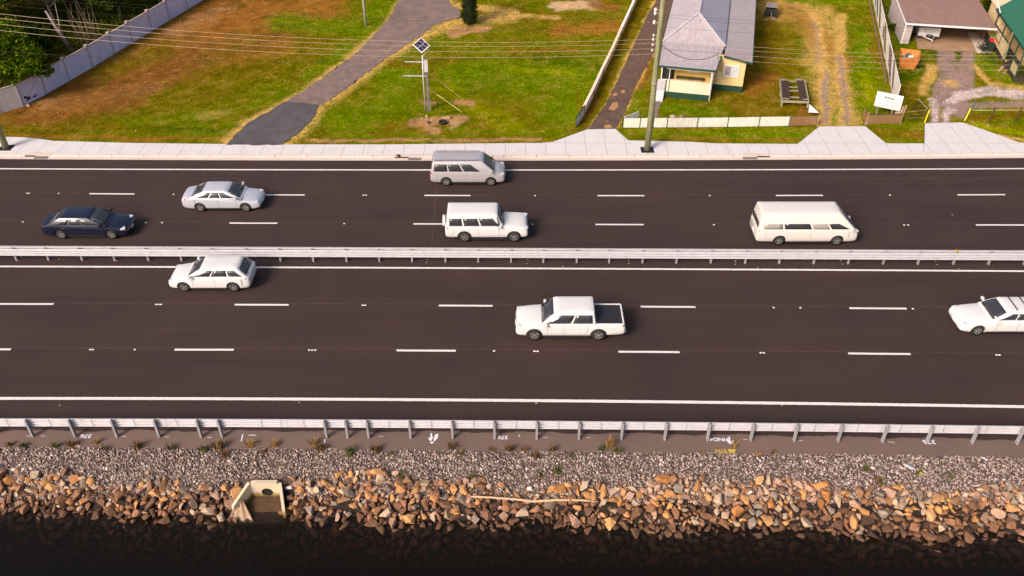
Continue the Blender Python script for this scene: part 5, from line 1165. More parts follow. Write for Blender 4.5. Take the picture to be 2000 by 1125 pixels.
# ---------------------------------------------------------------- sign board
sq0, sq1 = G(1711, 224, ZL), G(1741, 226, ZL)
d2 = (sq1-sq0).normalized()
t = thing('sign_board', 'white notice board on two timber posts facing the road beside the straw track', 'sign', tuple(sq0))
def at_z(px_, py_, Yp):   # point seen at (px,py) in the vertical plane through y = Yp
    lo, hi = 0, 8
    for _ in range(40):
        m = (lo+hi)/2; yy = G(px_, py_, m).y
        if yy < Yp: hi = m
        else: lo = m
    return G(px_, py_, (lo+hi)/2)
Yp = sq0.y
cs = [at_z(1706.5, 206, Yp), at_z(1757, 217, Yp-.35), at_z(1765.5, 188, Yp-.35), at_z(1714, 177.5, Yp)]
cn_ = (cs[1]-cs[0]).cross(cs[3]-cs[0]).normalized()
cn_ = cn_ if cn_.y < 0 else -cn_
mb = MB(); mb.slab(cs, cn_, .04); build(mb, 'board', M['white'], t, world=True)
def onb(u, v): return cs[0].lerp(cs[1], u).lerp(cs[3].lerp(cs[2], u), v)+cn_*.044
mb = MB(); ink = simple('sign_ink', C(84, 66, 108), .7)
r3 = random.Random(3); u = .32
for i in range(8):
    wl = .04+.012*r3.random(); hh = .05+.03*(i in (0, 3, 7)); v = .70-.004*i
    mb.slab([onb(u, v-hh*.5), onb(u+wl*.75, v-hh*.5), onb(u+wl*.75, v+hh), onb(u, v+hh*.7)], cn_, .004); u += wl
build(mb, 'lettering', ink, t, world=True)
mb = MB()
for i in range(22):
    u, v = r3.uniform(.38, .85), r3.uniform(.15, .5); mb.slab([onb(u, v), onb(u+.03, v), onb(u+.03, v+.05), onb(u, v+.05)], cn_, .003)
build(mb, 'faded_lettering', simple('faded_ink', C(232, 206, 206), .7), t, world=True)
mb = MB()
for u, v in ((.05, .92), (.37, .92), (.58, .93), (.95, .9)): mb.slab([onb(u, v), onb(u+.02, v), onb(u+.02, v+.04), onb(u, v+.04)], cn_, .004)
build(mb, 'fixing', M['galv2'], t, world=True)
for p_, u in ((sq0, .13), (sq1, .66)):
    tp = onb(u, .75)-cn_*.1; mb = MB(); mb.bar((p_.x, p_.y, ZL), tp, .09); build(mb, 'post', M['timber'], t, world=True)
# wire fences with yellow gate posts
t = thing('wire_fence', 'sagging wire fence between the brown panel and a yellow post', 'fence', tuple(G(1765, 240, ZL))); a, b_ = G(1765, 240, ZL), G(1806, 239, ZL)
mb = MB(); mb.tube([(a.x, a.y, 1.05), ((a.x+b_.x)/2, a.y+.1, 1.10), (b_.x+.2, b_.y+.2, 1.2)], .014, 5); mb.tube([(a.x, a.y, .55), (b_.x, b_.y, .55)], .01, 5); build(mb, 'wire', wire_m, t, world=True); mb = MB(); mb.bar((b_.x+.05, b_.y+.1, 1.15), (b_.x-.5, b_.y+1.2, 1.6), .03); build(mb, 'brace', M['galv2'], t, world=True)
yel = simple('yellow_paint', C(240, 222, 20), .5, var=.08)
for (px_, py_, lab, dk) in ((1805.5, 240, 'bright yellow banded gate post left of the gravel driveway entrance', 1), (1884, 236, 'bright yellow banded gate post with dark green top right of the gravel driveway entrance', 2)):
    a = G(px_, py_, ZL); t = thing('gate_post', lab, 'post', tuple(a), 0, 'yellow gate posts'); mb = MB(); top = a+Vector((.30, .25, .95)) if dk == 2 else a+Vector((.12, .1, 1.05)); mb.bar(a, top, .075); build(mb, 'post', yel, t, world=True)
    mb = MB(); mb.bar(top-Vector((0.02, 0, .15)) if dk == 2 else a+Vector((-.06, .12, .3)), top+Vector((.38, .3, .62)) if dk == 2 else top+Vector((-.06, .1, .1)), .09 if dk == 2 else .06); build(mb, 'cap', simple('postcap%d' % dk, C(62, 92, 84) if dk == 2 else C(70, 52, 36)), t, world=True)
t = thing('rail_fence', 'low pipe and post fence in the long grass right of the yellow post', 'fence', tuple(G(1895, 236, ZL))); mb = MB(); a, b_ = G(1893, 235, ZL), G(1998, 234, ZL); mb.tube([(a.x, a.y, 1.0), (b_.x+3, b_.y, 1.0)], .03, 7); build(mb, 'rail', simple('pinkish_rail', C(206, 170, 140)), t, world=True)
for px_ in (1932, 1983):
    a = G(px_, 236, ZL); mb = MB(); mb.bar(a, a+Vector((.14, .05, 1.12)), .09); build(mb, 'post', simple('dark_post', C(92, 66, 44)) if px_ == 1932 else bpy.data.materials['dark_post'], t, world=True)

# ---------------------------------------------------------------- solar monitoring pole
sO = G(832, 216, ZL)
t = thing('solar_mast', 'slender mast with tilted solar panel, two side arms and a timber stump behind it', 'mast', tuple(sO))
def sv_(px_, py_): return at_z(px_, py_, sO.y)
mb = MB(); mb.tube([sO+Vector((-.05, 0, 0)), sv_(826.5, 150), sv_(825, 108)], .05, 10); build(mb, 'mast', M['galv'], t, True, True)
mb = MB(); mb.bar(sO+Vector((.22, .1, 0)), sv_(831, 122)+Vector((.06, .1, 0)), .20); build(mb, 'timber_post', simple('grey_timber', C(120, 116, 108), .9, var=.4, scale=5, stretch=(4, 4, .4)), t, world=True)
mb = MB(); mb.bar(sO+Vector((.36, .06, 0)), sv_(831, 150)+Vector((.16, .06, 0)), .05); build(mb, 'conduit', M['galv'], t, world=True)
for y_, x0_ in ((121, 790), (148.5, 788)):
    mb = MB(); mb.bar(sv_(x0_, y_-.8), sv_(832, y_), .06); build(mb, 'side_arm', M['galv'], t, world=True)
mb = MB(); c = sv_(831, 128)+Vector((.05, -.08, 0)); mb.box(c, (.30, .22, .95)); build(mb, 'equipment_box', M['galv'], t, world=True, bevel=.02)
pc = [at_z(806, 88, sO.y), at_z(824, 104, sO.y-.55), None, at_z(822, 74, sO.y+.7)]; pc[2] = pc[1]+pc[3]-pc[0]
pn = (pc[1]-pc[0]).cross(pc[3]-pc[0]).normalized(); pn = pn if pn.z > 0 else -pn
mb = MB(); mb.slab(pc, pn, .05); fr_ = build(mb, 'solar_panel', M['white'], t, world=True)
mb = MB()
def onp(u, v): return pc[0].lerp(pc[1], u).lerp(pc[3].lerp(pc[2], u), v)+pn*.056
for i in range(2):
    for j in range(3):
        u0, u1, v0, v1 = .06+.45*i, .06+.45*i+.42, .06+.30*j, .06+.30*j+.285; mb.slab([onp(u0, v0), onp(u1, v0), onp(u1, v1), onp(u0, v1)], pn, .004)
build(mb, 'solar_cells', m_glass('solar_cell', (.018, .02, .06), .2), fr_, world=True)
mb = MB(); mb.bar(sv_(825, 110), sv_(838, 96), .04); build(mb, 'strut', M['galv'], t, world=True)
for (x0_, y0_, x1_, y1_, lab) in ((834, 140, 908, 197, 'upper'), (833, 170, 901, 218, 'lower')):
    a = at_z(x0_, y0_, sO.y); b_ = G(x1_, y1_, ZL); mb = MB(); mb.tube([a, b_], .012, 5); g_ = build(mb, 'guy_wire', wire_m, t, world=True)
    m_ = a.lerp(b_, .28 if lab == 'lower' else .45); mb = MB(); mb.tube([m_, b_], .03, 6); build(mb, 'wire_guard', simple('wire_guard', C(226, 206, 120), .5), t, world=True)
a = G(865, 241, ZL); mb = MB()
mb.lathe([(.17+.0, .0), (.30, 0), (.34, .06), (.34, .16), (.30, .21), (.18, .21), (.15, .15), (.15, .06), (.17, 0)], tuple(a), 'Z', 28); single(mb, 'tyre', M['rubber'], 'old black tyre lying in the dirt patch below the solar mast', 'tyre', tuple(a), smooth=True)
stone(838, 240, .2, C(70, 56, 46), 'dark scorched lump in the dirt left of the tyre'); stone(834, 228, .22, C(176, 150, 130), 'rubble at the foot of the solar mast')
mb = MB(); a = G(872, 232, ZL); mb.box((a.x, a.y, ZL+.08), (.55, .3, .14), .3); single(mb, 'concrete_block', simple('blk', C(206, 168, 128)), 'broken concrete block behind the tyre', 'block', tuple(a))
for px_, py_, lab in ((641, 256, 'left of the solar mast'), (952, 55, 'beside the cypress'), (265, 257, 'on the left verge'), (1930, 8 if False else 245, 'near the right verge fence')):
    stone(px_, py_, .08, C(240, 236, 226), f'small white litter scrap in the grass {lab}', 'litter_scrap', 'litter', 'white litter scraps in the grass')
t = thing('marker_pole', 'pale green painted timber pole in the left lawn beyond the worn driveway', 'pole', tuple(G(715, 50, ZL))); a = G(715, 50, ZL); mb = MB(); mb.tube([a, a+Vector((0, 0, 7.5))], [.14, .11], 10); build(mb, 'pole', m_wood('mint_pole', C(196, 200, 172), C(120, 116, 92), (4, 4, .8)), t, True, True); mb = MB(); mb.lathe([(.16, 0), (.16, .1)], (a.x, a.y, 2.2), 'Z', 12); build(mb, 'band', M['galv2'], t, world=True)

# ---------------------------------------------------------------- platform frame in the cottage yard
t = thing('loading_ramp', 'dark two track timber ramp with pale rungs standing on the cottage lawn', 'ramp', tuple(G(1552, 200, ZL)))
A0, B0, C0, D0 = [G(x, y, .62) for x, y in ((1527, 197), (1579, 199), (1571, 158), (1524, 158))]
def rq(u, v, z=0): return A0.lerp(B0, u).lerp(D0.lerp(C0, u), v)+Vector((0, 0, z))
dkt = simple('dark_plank', C(74, 54, 44), .9, var=.3, scale=4); pf = m_wood('pale_frame', C(176, 170, 142), C(110, 100, 80))
for u0, u1 in ((.03, .33), (.67, .97)):
    for j in range(3):
        a_, b_2 = u0+(u1-u0)*j/3+.01, u0+(u1-u0)*(j+1)/3-.01; mb = MB(); mb.slab([rq(a_, 0), rq(b_2, 0), rq(b_2, 1), rq(a_, 1)], (0, 0, 1), .05); build(mb, 'track', dkt, t, world=True)
for v in (.18, .50, .68, .98):
    mb = MB(); mb.bar(rq(.3, v, .02), rq(.7, v, .02), .10, .06); build(mb, 'rung', pf, t, world=True)
mb = MB(); mb.bar(rq(-.01, 0, .0), rq(-.01, 1, .0), .08, .16); mb.bar(rq(1.01, 0, 0), rq(1.01, 1, 0), .08, .16); mb.bar(rq(0, -.02, 0), rq(1, -.02, 0), .08, .16); mb.bar(rq(0, .08, .06), rq(.28, .08, .06), .07); mb.bar(rq(.8, .08, .06), rq(1, .08, .06), .07); build(mb, 'side_rail', pf, t, world=True)
for u, v in ((.02, .0), (1, 0), (.02, 1), (1, 1), (.0, .5), (1, .5)):
    p_ = rq(u, v); mb = MB(); mb.bar((p_.x, p_.y, ZL), (p_.x, p_.y, .62), .13); build(mb, 'leg', pf, t, world=True)
for u in (.05, .72):
    mb = MB(); p0, p1 = rq(u, 1.02, .02), rq(u-.03, 1.34, .02); mb.slab([p0, rq(u+.24, 1.02, .02), rq(u+.21, 1.34, -.45), rq(u-.03, 1.34, -.45)], (0, 0, 1), .05); build(mb, 'ramp_plank', simple('grey_plank', C(190, 176, 176)) if u < .1 else bpy.data.materials['grey_plank'], t, world=True)
# garden cart with lid
cO = G(1503, 34, ZL)
t = thing('garden_trolley', 'small dark trolley with grey lid parked beside the cottage', 'trolley', tuple(cO), radians(-14)); mb = MB(); mb.b2((-.45, -.1, .35), (.55, 1.2, .80)); build(mb, 'bin', M['trimb'], t, bevel=.03)
mb = MB(); mb.b2((-.5, .1, .95), (.6, 1.35, 1.02)); build(mb, 'lid', simple('grey_lid', C(158, 144, 142)), t, bevel=.02)
for sx_ in (-.5, .6):
    mb = MB(); mb.lathe([(.001, -.06), (.28, -.06), (.28, .06), (.001, .06)], (sx_, .1, .28), 'X', 18); build(mb, 'wheel', M['rubber'], t)
mb = MB(); mb.tube([(.1, -.1, .5), (.15, -.7, .25), (.55, -.9, .2)], .04, 6); build(mb, 'drawbar', M['galv2'], t)
for px_, py_, r_ in ((1492, 30, .3), (1498, 39, .28), (1515, 34, .25)): stone(px_, py_, r_, C(150, 136, 126), {1492: 'grey rounded rock left of the garden trolley', 1498: 'pale rock in front of the garden trolley', 1515: 'grey rock right of the garden trolley'}[px_])

# ---------------------------------------------------------------- carport, trailer, skip, bins
CA = radians(-11.2); Z_R = 2.15
r0, r1 = G(1770, 46, Z_R), G(1948, 57, Z_R); CO = Vector((r0.x, r0.y, ZL)); CW = (r1-r0).length; CA = math.atan2((r1-r0).y, (r1-r0).x)
t = thing('carport', 'open fronted carport with pinkish brown corrugated roof and white fascia', 'carport', tuple(CO), CA)
zt_ = Z_R-ZL; CD = 7.5
mb = MB(); mb.slab([(0, 0, zt_), (CW, 0, zt_), (CW-.1, CD, zt_+.25), (.1, CD, zt_+.25)], (0, 0, 1), .05); build(mb, 'roof', m_tin('pink_roof_iron', C(172, 134, 120), 0, 0, 4.2), t)
mb = MB(); mb.b2((-.02, -.06, zt_-.10), (CW+.02, 0, zt_+.06)); mb.bar((-.03, 0, zt_), (.07, CD, zt_+.25), .06, .14); build(mb, 'fascia', M['white'], t)
mb = MB(); mb.b2((.02, .3, 0), (.08, CD, zt_-.02)); mb.b2((.08, .3, 0), (.75, .36, zt_-.06)); build(mb, 'side_wall', m_tin('pale_wall_iron', C(206, 190, 186), 0, 1, 4.2), t)
mb = MB(); mb.b2((.1, 5.6, 0), (CW-.1, 5.7, zt_)); mb.b2((CW-.1, 2.5, 0), (CW-.04, 5.7, zt_)); build(mb, 'back_wall', simple('dim_wall', C(140, 110, 92)), t)
for x in (.1,):
    mb = MB(); mb.b2((x-.05, .25 if x > 1 else .28, 0), (x+.05, .35 if x > 1 else .38, zt_-.02)); 
    if x != CW*.62: build(mb, 'post', M['white'], t)
mb = MB(); mb.lathe([(.001, -.06), (.09, -.04), (.1, .05), (.001, .1)], (CW*.86, .8, zt_-.12), 'Z', 12); build(mb, 'lamp', M['porc'], t)
for px_, py_, lab in ((1764, 76, 'left'), (1769, 70, 'right')):
    a = G(px_, py_, ZL); mb = MB(); mb.bar(a, a+Vector((.35, .9, .9)), .08); mb.bar(a+Vector((.2, 0, 0)), a+Vector((-.1, .9, .8)), .05); single(mb, 'scrap_timber', M['timber'], f'scrap timber leaning on the carport side wall, {lab} bundle', 'timber', tuple(a), 'scrap timber by the carport')
# box trailer
tq = G(1811, 79, ZL); t = thing('box_trailer', 'white enclosed box trailer with spare wheel on its drawbar inside the carport', 'trailer', tuple(tq), CA+radians(2))
mb = MB(); mb.b2((-.95, .0, .45), (.95, 2.3, 1.20)); build(mb, 'box', M['white'], t, bevel=.04)
mb = MB(); mb.b2((-.45, -.02, .78), (.45, .0, 1.06)); build(mb, 'hatch', simple('hatch_shade', C(206, 196, 190)), t); mb = MB(); mb.b2((-.40, -.035, .82), (.40, -.018, 1.02)); build(mb, 'hatch_panel', M['white'], t)
mb = MB(); mb.b2((-.97, -.03, .38), (.97, 2.3, .46)); build(mb, 'chassis', M['galv2'], t)
mb = MB(); mb.bar((-.5, 0, .40), (0.1, -.95, .40), .07); mb.bar((.5, 0, .40), (0.1, -.95, .40), .07); mb.bar((.1, -.9, .4), (.1, -1.25, .42), .06); build(mb, 'drawbar', M['white'], t)
mb = MB(); mb.lathe([(.14, -.08), (.28, -.08), (.32, -.03), (.32, .05), (.28, .09), (.15, .09)], (0, -.32, .52), 'Z', 22); w0 = build(mb, 'spare_wheel', M['rubber'], t, True); mb = MB(); mb.lathe([(.001, .0), (.16, .03)], (0, -.32, .52), 'Z', 16); build(mb, 'rim', M['white'], w0)
mb = MB(); mb.tube([(.1, -1.0, 0.05), (.1, -1.0, .6)], .035, 8); build(mb, 'jockey_stand', M['galv2'], t)
for sx_ in (-1.02, 1.02):
    mb = MB(); mb.lathe([(.001, -.09), (.3, -.09), (.32, 0), (.3, .09), (.001, .09)], (sx_, 1.3, .32), 'X', 20); build(mb, 'wheel', M['rubber'], t)
# timber bin of rubbish
k = N('rusty_ply'); k.rough(.85); k.base(k.ramp(k.noise(k.coord('Object', (1, 1, .5)), 3.5, 7, .8), [(.32, C(110, 58, 24)), (.42, C(206, 120, 48)), (.65, C(232, 150, 74)), (.8, C(204, 118, 50))])); RPL = k.m
f0, f1 = G(1757, 132, ZL), G(1785, 136, ZL); ska = math.atan2((f1-f0).y, (f1-f0).x); skc = (f0+f1)/2
t = thing('rubbish_crate', 'open rusty orange crate full of rubbish beside the painted fence', 'crate', tuple(skc), ska)
wB, dB, hB = .62, 1.5, 1.0; wT, dT0, dT1 = .82, -.28, 1.75
def wallm(p0, p1, p2, p3, nrm): mb = MB(); mb.slab([p0, p1, p2, p3], nrm, .05); return mb
build(wallm((-wB, 0, 0), (wB, 0, 0), (wT, dT0, hB), (-wT, dT0, hB), (0, 1, 0)), 'front', RPL, t)
build(wallm((-wB, dB, 0), (wB, dB, 0), (wT, dT1, hB+.1), (-wT, dT1, hB+.1), (0, -1, 0)), 'back', RPL, t)
build(wallm((-wB, 0, 0), (-wB, dB, 0), (-wT, dT1, hB), (-wT, dT0, hB), (1, 0, 0)), 'side', RPL, t); build(wallm((wB, 0, 0), (wB, dB, 0), (wT, dT1, hB), (wT, dT0, hB), (-1, 0, 0)), 'side', RPL, t)
mb = MB(); mb.b2((-wB, 0, .35), (wB, dB, .4)); build(mb, 'floor', M['trimb'], t)
for i, (x, y, z, s_, c, lab) in enumerate([(-.05, 1.2, .75, (.42, .3, .2), C(40, 84, 104), 'blue plastic bag at the back of the rusty crate'), (-.45, .45, .75, (.3, .38, .2), C(62, 120, 138), 'teal plastic bag at the left of the rusty crate'), (.1, .72, .85, (.3, .22, .14), C(236, 226, 226), 'white plastic bag in the middle of the rusty crate'),
    (-.08, .30, .82, (.24, .2, .14), C(206, 144, 92), 'brown carton in the front of the rusty crate'), (.34, .5, .84, (.12, .12, .1), C(240, 160, 40), 'small orange scrap in the rusty crate'), (.5, .15, .8, (.2, .12, .1), C(234, 224, 220), 'small white scrap at the front right of the rusty crate')]):
    bm = hull_mesh(16, s_, 40+i, bev=.03); me = bpy.data.meshes.new('rubbish_bag'); bm.to_mesh(me); bm.free(); me.materials.append(simple('bag%d' % i, c, .5)); o = bpy.data.objects.new('rubbish_bag' if 'bag' in lab else 'scrap', me); COL.objects.link(o)
    o.location = loc2w(skc, ska, (x, y, z)); tag(o, lab, 'rubbish', 'rubbish in the rusty crate')
# wheelie bins
for (px_, py_, c, nm) in ((1930, 87, C(238, 176, 40), 'yellow'), (1934, 94.5, C(98, 158, 92), 'green'), (1934, 102, C(224, 30, 34), 'red')):
    a = G(px_, py_, ZL); t = thing('wheelie_bin', f'dark wheelie bin with {nm} lid standing at the right side of the carport', 'bin', tuple(a), CA, 'wheelie bins')
    mb = MB(); mb.add([(-.22, 0, .05), (.22, 0, .05), (.22, .45, .05), (-.22, .45, .05), (-.29, -.08, .98), (.29, -.08, .98), (.29, .58, .98), (-.29, .58, .98)], [(0, 3, 2, 1), (4, 5, 6, 7), (0, 1, 5, 4), (1, 2, 6, 5), (2, 3, 7, 6), (3, 0, 4, 7)]); build(mb, 'bin_body', simple('bin_dark', C(34, 50, 42)) if nm == 'yellow' else bpy.data.materials['bin_dark'], t, bevel=.03)
    mb = MB(); mb.slab([(-.31, -.11, .98), (.31, -.11, .98), (.31, .60, 1.06), (-.31, .60, 1.06)], (0, 0, 1), .05); build(mb, 'lid', simple(nm+'_lid', c, .5), t, bevel=.02)
    for sx_ in (-.25, .25): mb = MB(); mb.lathe([(.001, -.03), (.1, -.03), (.1, .03), (.001, .03)], (sx_, .48, .1), 'X', 14); build(mb, 'wheel', M['rubber'], t)
a = G(1919, 99, ZL); mb = MB()
for _ in range(120):
    p_ = Vector((a.x+random.gauss(0, .16), a.y+random.gauss(0, .4), ZL+abs(random.gauss(.25, .2)))); v1 = Vector((random.gauss(0, .1), random.gauss(0, .1), random.gauss(0, .1))); v2 = v1.cross(Vector((0, .3, 1))).normalized()*.06; mb.add([p_-v1, p_+v2, p_+v1, p_-v2], [(0, 1, 2, 3)])
single(mb, 'shrub', simple('dark_leaf', C(40, 54, 30), .8), 'low dark shrub in front of the wheelie bins', 'shrub', tuple(a))

# ---------------------------------------------------------------- green roofed house at the right edge
GO = G(1975, 146, ZL)                         # front left corner of its verandah on the ground
E0, E1 = G(1948, 18, 3.1), G(2001, 95, 3.1)
GA = math.atan2((E0-E1).y, (E0-E1).x)-pi/2; gO = Vector((E1.x+.45, E1.y, ZL))
t = thing('green_house', 'cream house with green iron roof and lattice verandah at the right edge', 'house', tuple(gO), GA)
LN = (E0-E1).length; e = 2.96
grn = m_tin('green_roof_iron', C(54, 122, 96), 0, 1, 3)
mb = MB(); mb.slab([(-.45, -.3, e), (-.45, LN, e), (4.5, LN+3.8, e+1.9), (4.5, -.3, e+1.9)], (-.38, 0, .92), .05); build(mb, 'roof', grn, t)
mb = MB(); mb.slab([(4.5, -.3, e+1.93), (9.5, -.3, e), (9.5, LN+10, e), (4.5, LN+10, e+1.93)], (.38, 0, .92), .05); build(mb, 'roof', grn, t)
mb = MB(); mb.slab([(-.45, LN+.02, e), (4.5, LN+3.82, e+1.9), (4.5, LN+10, e+1.9), (-.45, LN+10, e)], (-.38, 0, .92), .05); build(mb, 'rear_roof', simple('cream_gable', C(230, 206, 166)), t)
mb = MB(); mb.bar((-.5, -.3, e-.05), (-.5, LN, e-.05), .06, .16); build(mb, 'gutter', M['dgreen'], t)
mb = MB(); mb.b2((.9, 0, .4), (1.0, LN+3, e)); mb.b2((1, .0, .4), (9, .1, e+.6)); build(mb, 'wall', simple('cream_wall', C(226, 190, 136)), t)
mb = MB(); mb.b2((-.3, 9.1, .0), (.9, LN+2.5, e-.1)); build(mb, 'enclosed_verandah', simple('cream_sheet', C(232, 204, 158)), t)
mb = MB(); mb.b2((-.35, -.1, .0), (.9, LN, .42)); build(mb, 'verandah_floor', simple('dark_deck', C(64, 52, 44)), t)
for y in (-.05, 1.8, 3.62, 6.3, 8.98):
    mb = MB(); mb.b2((-.36, y, 0), (-.27, y+.09, e-.05)); build(mb, 'verandah_post', M['dgreen'], t)
crm = simple('cream_slat', C(226, 208, 160))
for y0, y1 in ((3.71, 6.3), (6.39, 8.98)):
    mb = MB()
    for i in range(11): y = y0+(y1-y0)*(i+.5)/11; mb.b2((-.335, y-.06, .45), (-.315, y+.06, 1.75))
    for i in range(5): z = .55+i*.28; mb.b2((-.345, y0, z), (-.336, y1, z+.05))
    build(mb, 'lattice', crm, t)
mb = MB()
for i in range(8): y = .1+i*.22; mb.b2((-.33, y, .42), (-.30, y+.05, 1.3))
build(mb, 'balustrade', crm, t); mb = MB(); mb.b2((-.36, 0, 1.3), (-.28, 3.6, 1.37)); mb.b2((-.36, 3.7, 1.72), (-.28, 9, 1.80)); build(mb, 'handrail', M['dgreen'], t)
mb = MB(); a = Matrix.Rotation(-GA, 3, 'Z') @ (at_z(1978, 66, 77)-gO); 
build(mb.bar(at_z(1942, 78, 76.5), G(1979, 146, ZL), .10), 'stair_rail', simple('pale_timber', C(206, 178, 134)), t, world=True)
mb = MB(); build(mb.bar(at_z(1978, 64, 72.0), G(1955, 120, ZL), .08), 'prop', bpy.data.materials['pale_timber'], t, world=True)
mb = MB(); mb.bar((-.45, LN-1.2, e+.05), (-.75, LN-.2, e+.9), .06); mb.tube([(-.75, LN-.2, e+.9), (1.5, LN+.5, e+2.2)], .015, 5); build(mb, 'service_mast', M['white'], t)
for i, (px_, py_, r_) in enumerate(((1953, 138, .3), (1960, 144, .26), (1968, 138, .32), (1958, 133, .22))): stone(px_, py_, r_, C(176, 138, 122), ('leftmost', 'front', 'rightmost', 'rear')[i]+' brown garden rock beside the green roofed house', group='garden rocks by the green roofed house')
print('part3 done')
# ---------------------------------------------------------------- trees and shrubs
def m_leaf(name, a, b, c):
    k = N(name); k.rough(.9); gi = k.n('NewGeometry'); k.base(k.ramp(gi.outputs['Random Per Island'], [(0, a), (.55, b), (1, c)])); k.b.inputs['Specular IOR Level'].default_value = .08; return k.m
LF = [m_leaf('dark_leaves', C(22, 34, 0), C(44, 62, 2), C(84, 102, 8)), m_leaf('olive_leaves', C(52, 52, 4), C(88, 84, 8), C(150, 118, 20)), m_leaf('green_leaves', C(34, 52, 0), C(66, 90, 2), C(118, 136, 8)), m_leaf('cypress_leaves', C(22, 30, 2), C(40, 50, 4), C(70, 78, 12))]
def leaves(lobes, n, size, name, mat, parent=None, gap=.25, shell=.55):
    vol = np.array([l[3]*l[4]*l[5] for l in lobes])**.7; cnt = (n*vol/vol.sum()).astype(int); Vs = []
    for (cx_, cy_, cz_, rx, ry, rz), m in zip(lobes, cnt):
        nc = max(6, int(m/60)); ctr = rng.normal(size=(nc, 3)); ctr /= np.linalg.norm(ctr, axis=1)[:, None]; ctr *= rng.uniform(shell, 1.02, (nc, 1))
        ctr[:, 2] = np.where(ctr[:, 2] < -.35, -ctr[:, 2], ctr[:, 2])
        pick = rng.integers(0, nc, m); p = ctr[pick]+rng.normal(0, .16, (m, 3)); p = p*np.array([rx, ry, rz])+np.array([cx_, cy_, cz_])
        u = rng.normal(size=(m, 3)); u /= np.linalg.norm(u, axis=1)[:, None]; w2 = rng.normal(size=(m, 3)); w2[:, 2] *= .5; v = np.cross(u, w2); v /= np.linalg.norm(v, axis=1)[:, None]
        s = rng.uniform(.6, 1.3, (m, 1))*size; Vs.append(np.stack([p-u*s, p+v*s*.45, p+u*s, p-v*s*.45], 1).reshape(-1, 3))
    V = np.concatenate(Vs); me = fastmesh(name, V, np.arange(len(V)), 4, mat); o = bpy.data.objects.new(name, me); COL.objects.link(o)
    if parent: o.parent = parent
    return o
bark = m_wood('bark', C(150, 134, 122), C(84, 70, 60), (3, 3, .8)); paleb = m_wood('pale_bark', C(160, 146, 138), C(98, 84, 76), (3, 3, .8))
def tree(base, h, lobes, n, size, leaf, label, bk=bark, lean=(0, 0), r=.2, group='trees behind the panel fence'):
    t = thing('tree', label, 'tree', tuple(base), 0, group); mb = MB(); tp = Vector((lean[0], lean[1], h*.75))
    mb.tube([(0, 0, -.1), tp*.35+Vector((.1, 0, 0)), tp*.7, tp], [r, r*.8, r*.55, r*.25], 9)
    for l in lobes:
        c = Vector(l[:3]); s0 = tp*random.uniform(.45, .85); mb.tube([s0, s0.lerp(c, .5)+Vector((0, 0, -.2)), c], [r*.4, r*.28, r*.1], 6)
    build(mb, 'trunk', bk, t, True); leaves(lobes, n, size, 'crown', leaf, t); return t
def lob(h, sp, k_, seed, hz=.75):
    r = random.Random(seed); out = []
    for i in range(k_):
        a = r.uniform(0, 6.28); d = sp*r.random()**.5; out.append((cos(a)*d, sin(a)*d, h*r.uniform(.55, .95), sp*r.uniform(.4, .6), sp*r.uniform(.4, .6), sp*r.uniform(.3, .45)*hz))
    return out
TR = [((-43.6, 69.0), 3.2, 2.2, 8, 11000, .085, 2, 'bright green tree overhanging the left end of the panel fence'), ((-46.5, 73.5), 4.4, 2.6, 8, 8000, .10, 1, 'olive yellow tree behind the left end of the fence at the picture edge'),
      ((-42.2, 73.4), 3.0, 1.9, 7, 8000, .09, 0, 'low dark tree tight behind the fence near its left end'), ((-43.6, 81.5), 6.0, 2.6, 9, 12000, .10, 2, 'bright green tree leaning over the pale trunk in the left woodland'),
      ((-49.5, 80.0), 6.5, 3.0, 9, 9000, .11, 0, 'tall dark green tree at the left picture edge'), ((-38.6, 84.5), 4.0, 2.0, 7, 8000, .09, 0, 'dark bushy tree behind the middle of the fence'), ((-35.9, 88.5), 4.4, 2.3, 8, 9000, .10, 0, 'dark tree behind the upper part of the fence'),
      ((-33.6, 94.2), 4.6, 2.2, 8, 7000, .09, 2, 'green tree overhanging the fence at the top edge of the picture'), ((-41.5, 91.5), 6.5, 3.0, 9, 8000, .11, 0, 'large dark tree at the top edge left of the fence'), ((-48, 90), 7, 3.2, 9, 8000, .12, 2, 'large green tree in the top left corner'),
      ((-52.5, 73.5), 6, 3.0, 8, 6000, .12, 0, 'dark tree cut by the left picture edge'), ((-53.5, 84), 7, 3.2, 8, 5000, .13, 0, 'dark tree far left beyond the others'), ((-36.5, 99), 7, 3.0, 8, 5000, .13, 0, 'dark tree beyond the top edge right of the corner')]
OV = [(-39.3, 67.0, 2.6, 1.0, .8, .8), (-40.3, 66.2, 2.5, 1.0, .9, .8), (-38.5, 67.5, 2.35, .75, .6, .6), (-39.9, 68.0, 2.5, 1.1, .9, .8), (-41.0, 67.0, 2.7, 1.2, 1.0, .9), (-42.5, 67.6, 3.1, 1.5, 1.2, 1.0), (-40.6, 69.4, 2.9, 1.3, 1.2, 1.0), (-42.0, 70.2, 3.6, 1.6, 1.4, 1.1), (-44.0, 68.6, 3.4, 1.8, 1.5, 1.1), (-43.2, 71.5, 3.9, 1.7, 1.4, 1.1), (-45.2, 70.4, 4.0, 1.8, 1.4, 1.1)]
for i, ((x, y), h, sp, kk, n, sz, li, lab) in enumerate(TR):
    if i == 0:
        tree((x, y, ZL-.04), h, [(a+.8-x, b-.9-y, c, d, e, f) for a, b, c, d, e, f in OV], 22000, .12, LF[li], lab, r=.16); continue
    tree((x, y, ZL-.04), h, lob(h, sp*1.15, kk+3, 60+i), int(n*1.7), sz*1.35, LF[li], lab, lean=(random.uniform(-.4, .4), random.uniform(-.3, .3)), r=.16)
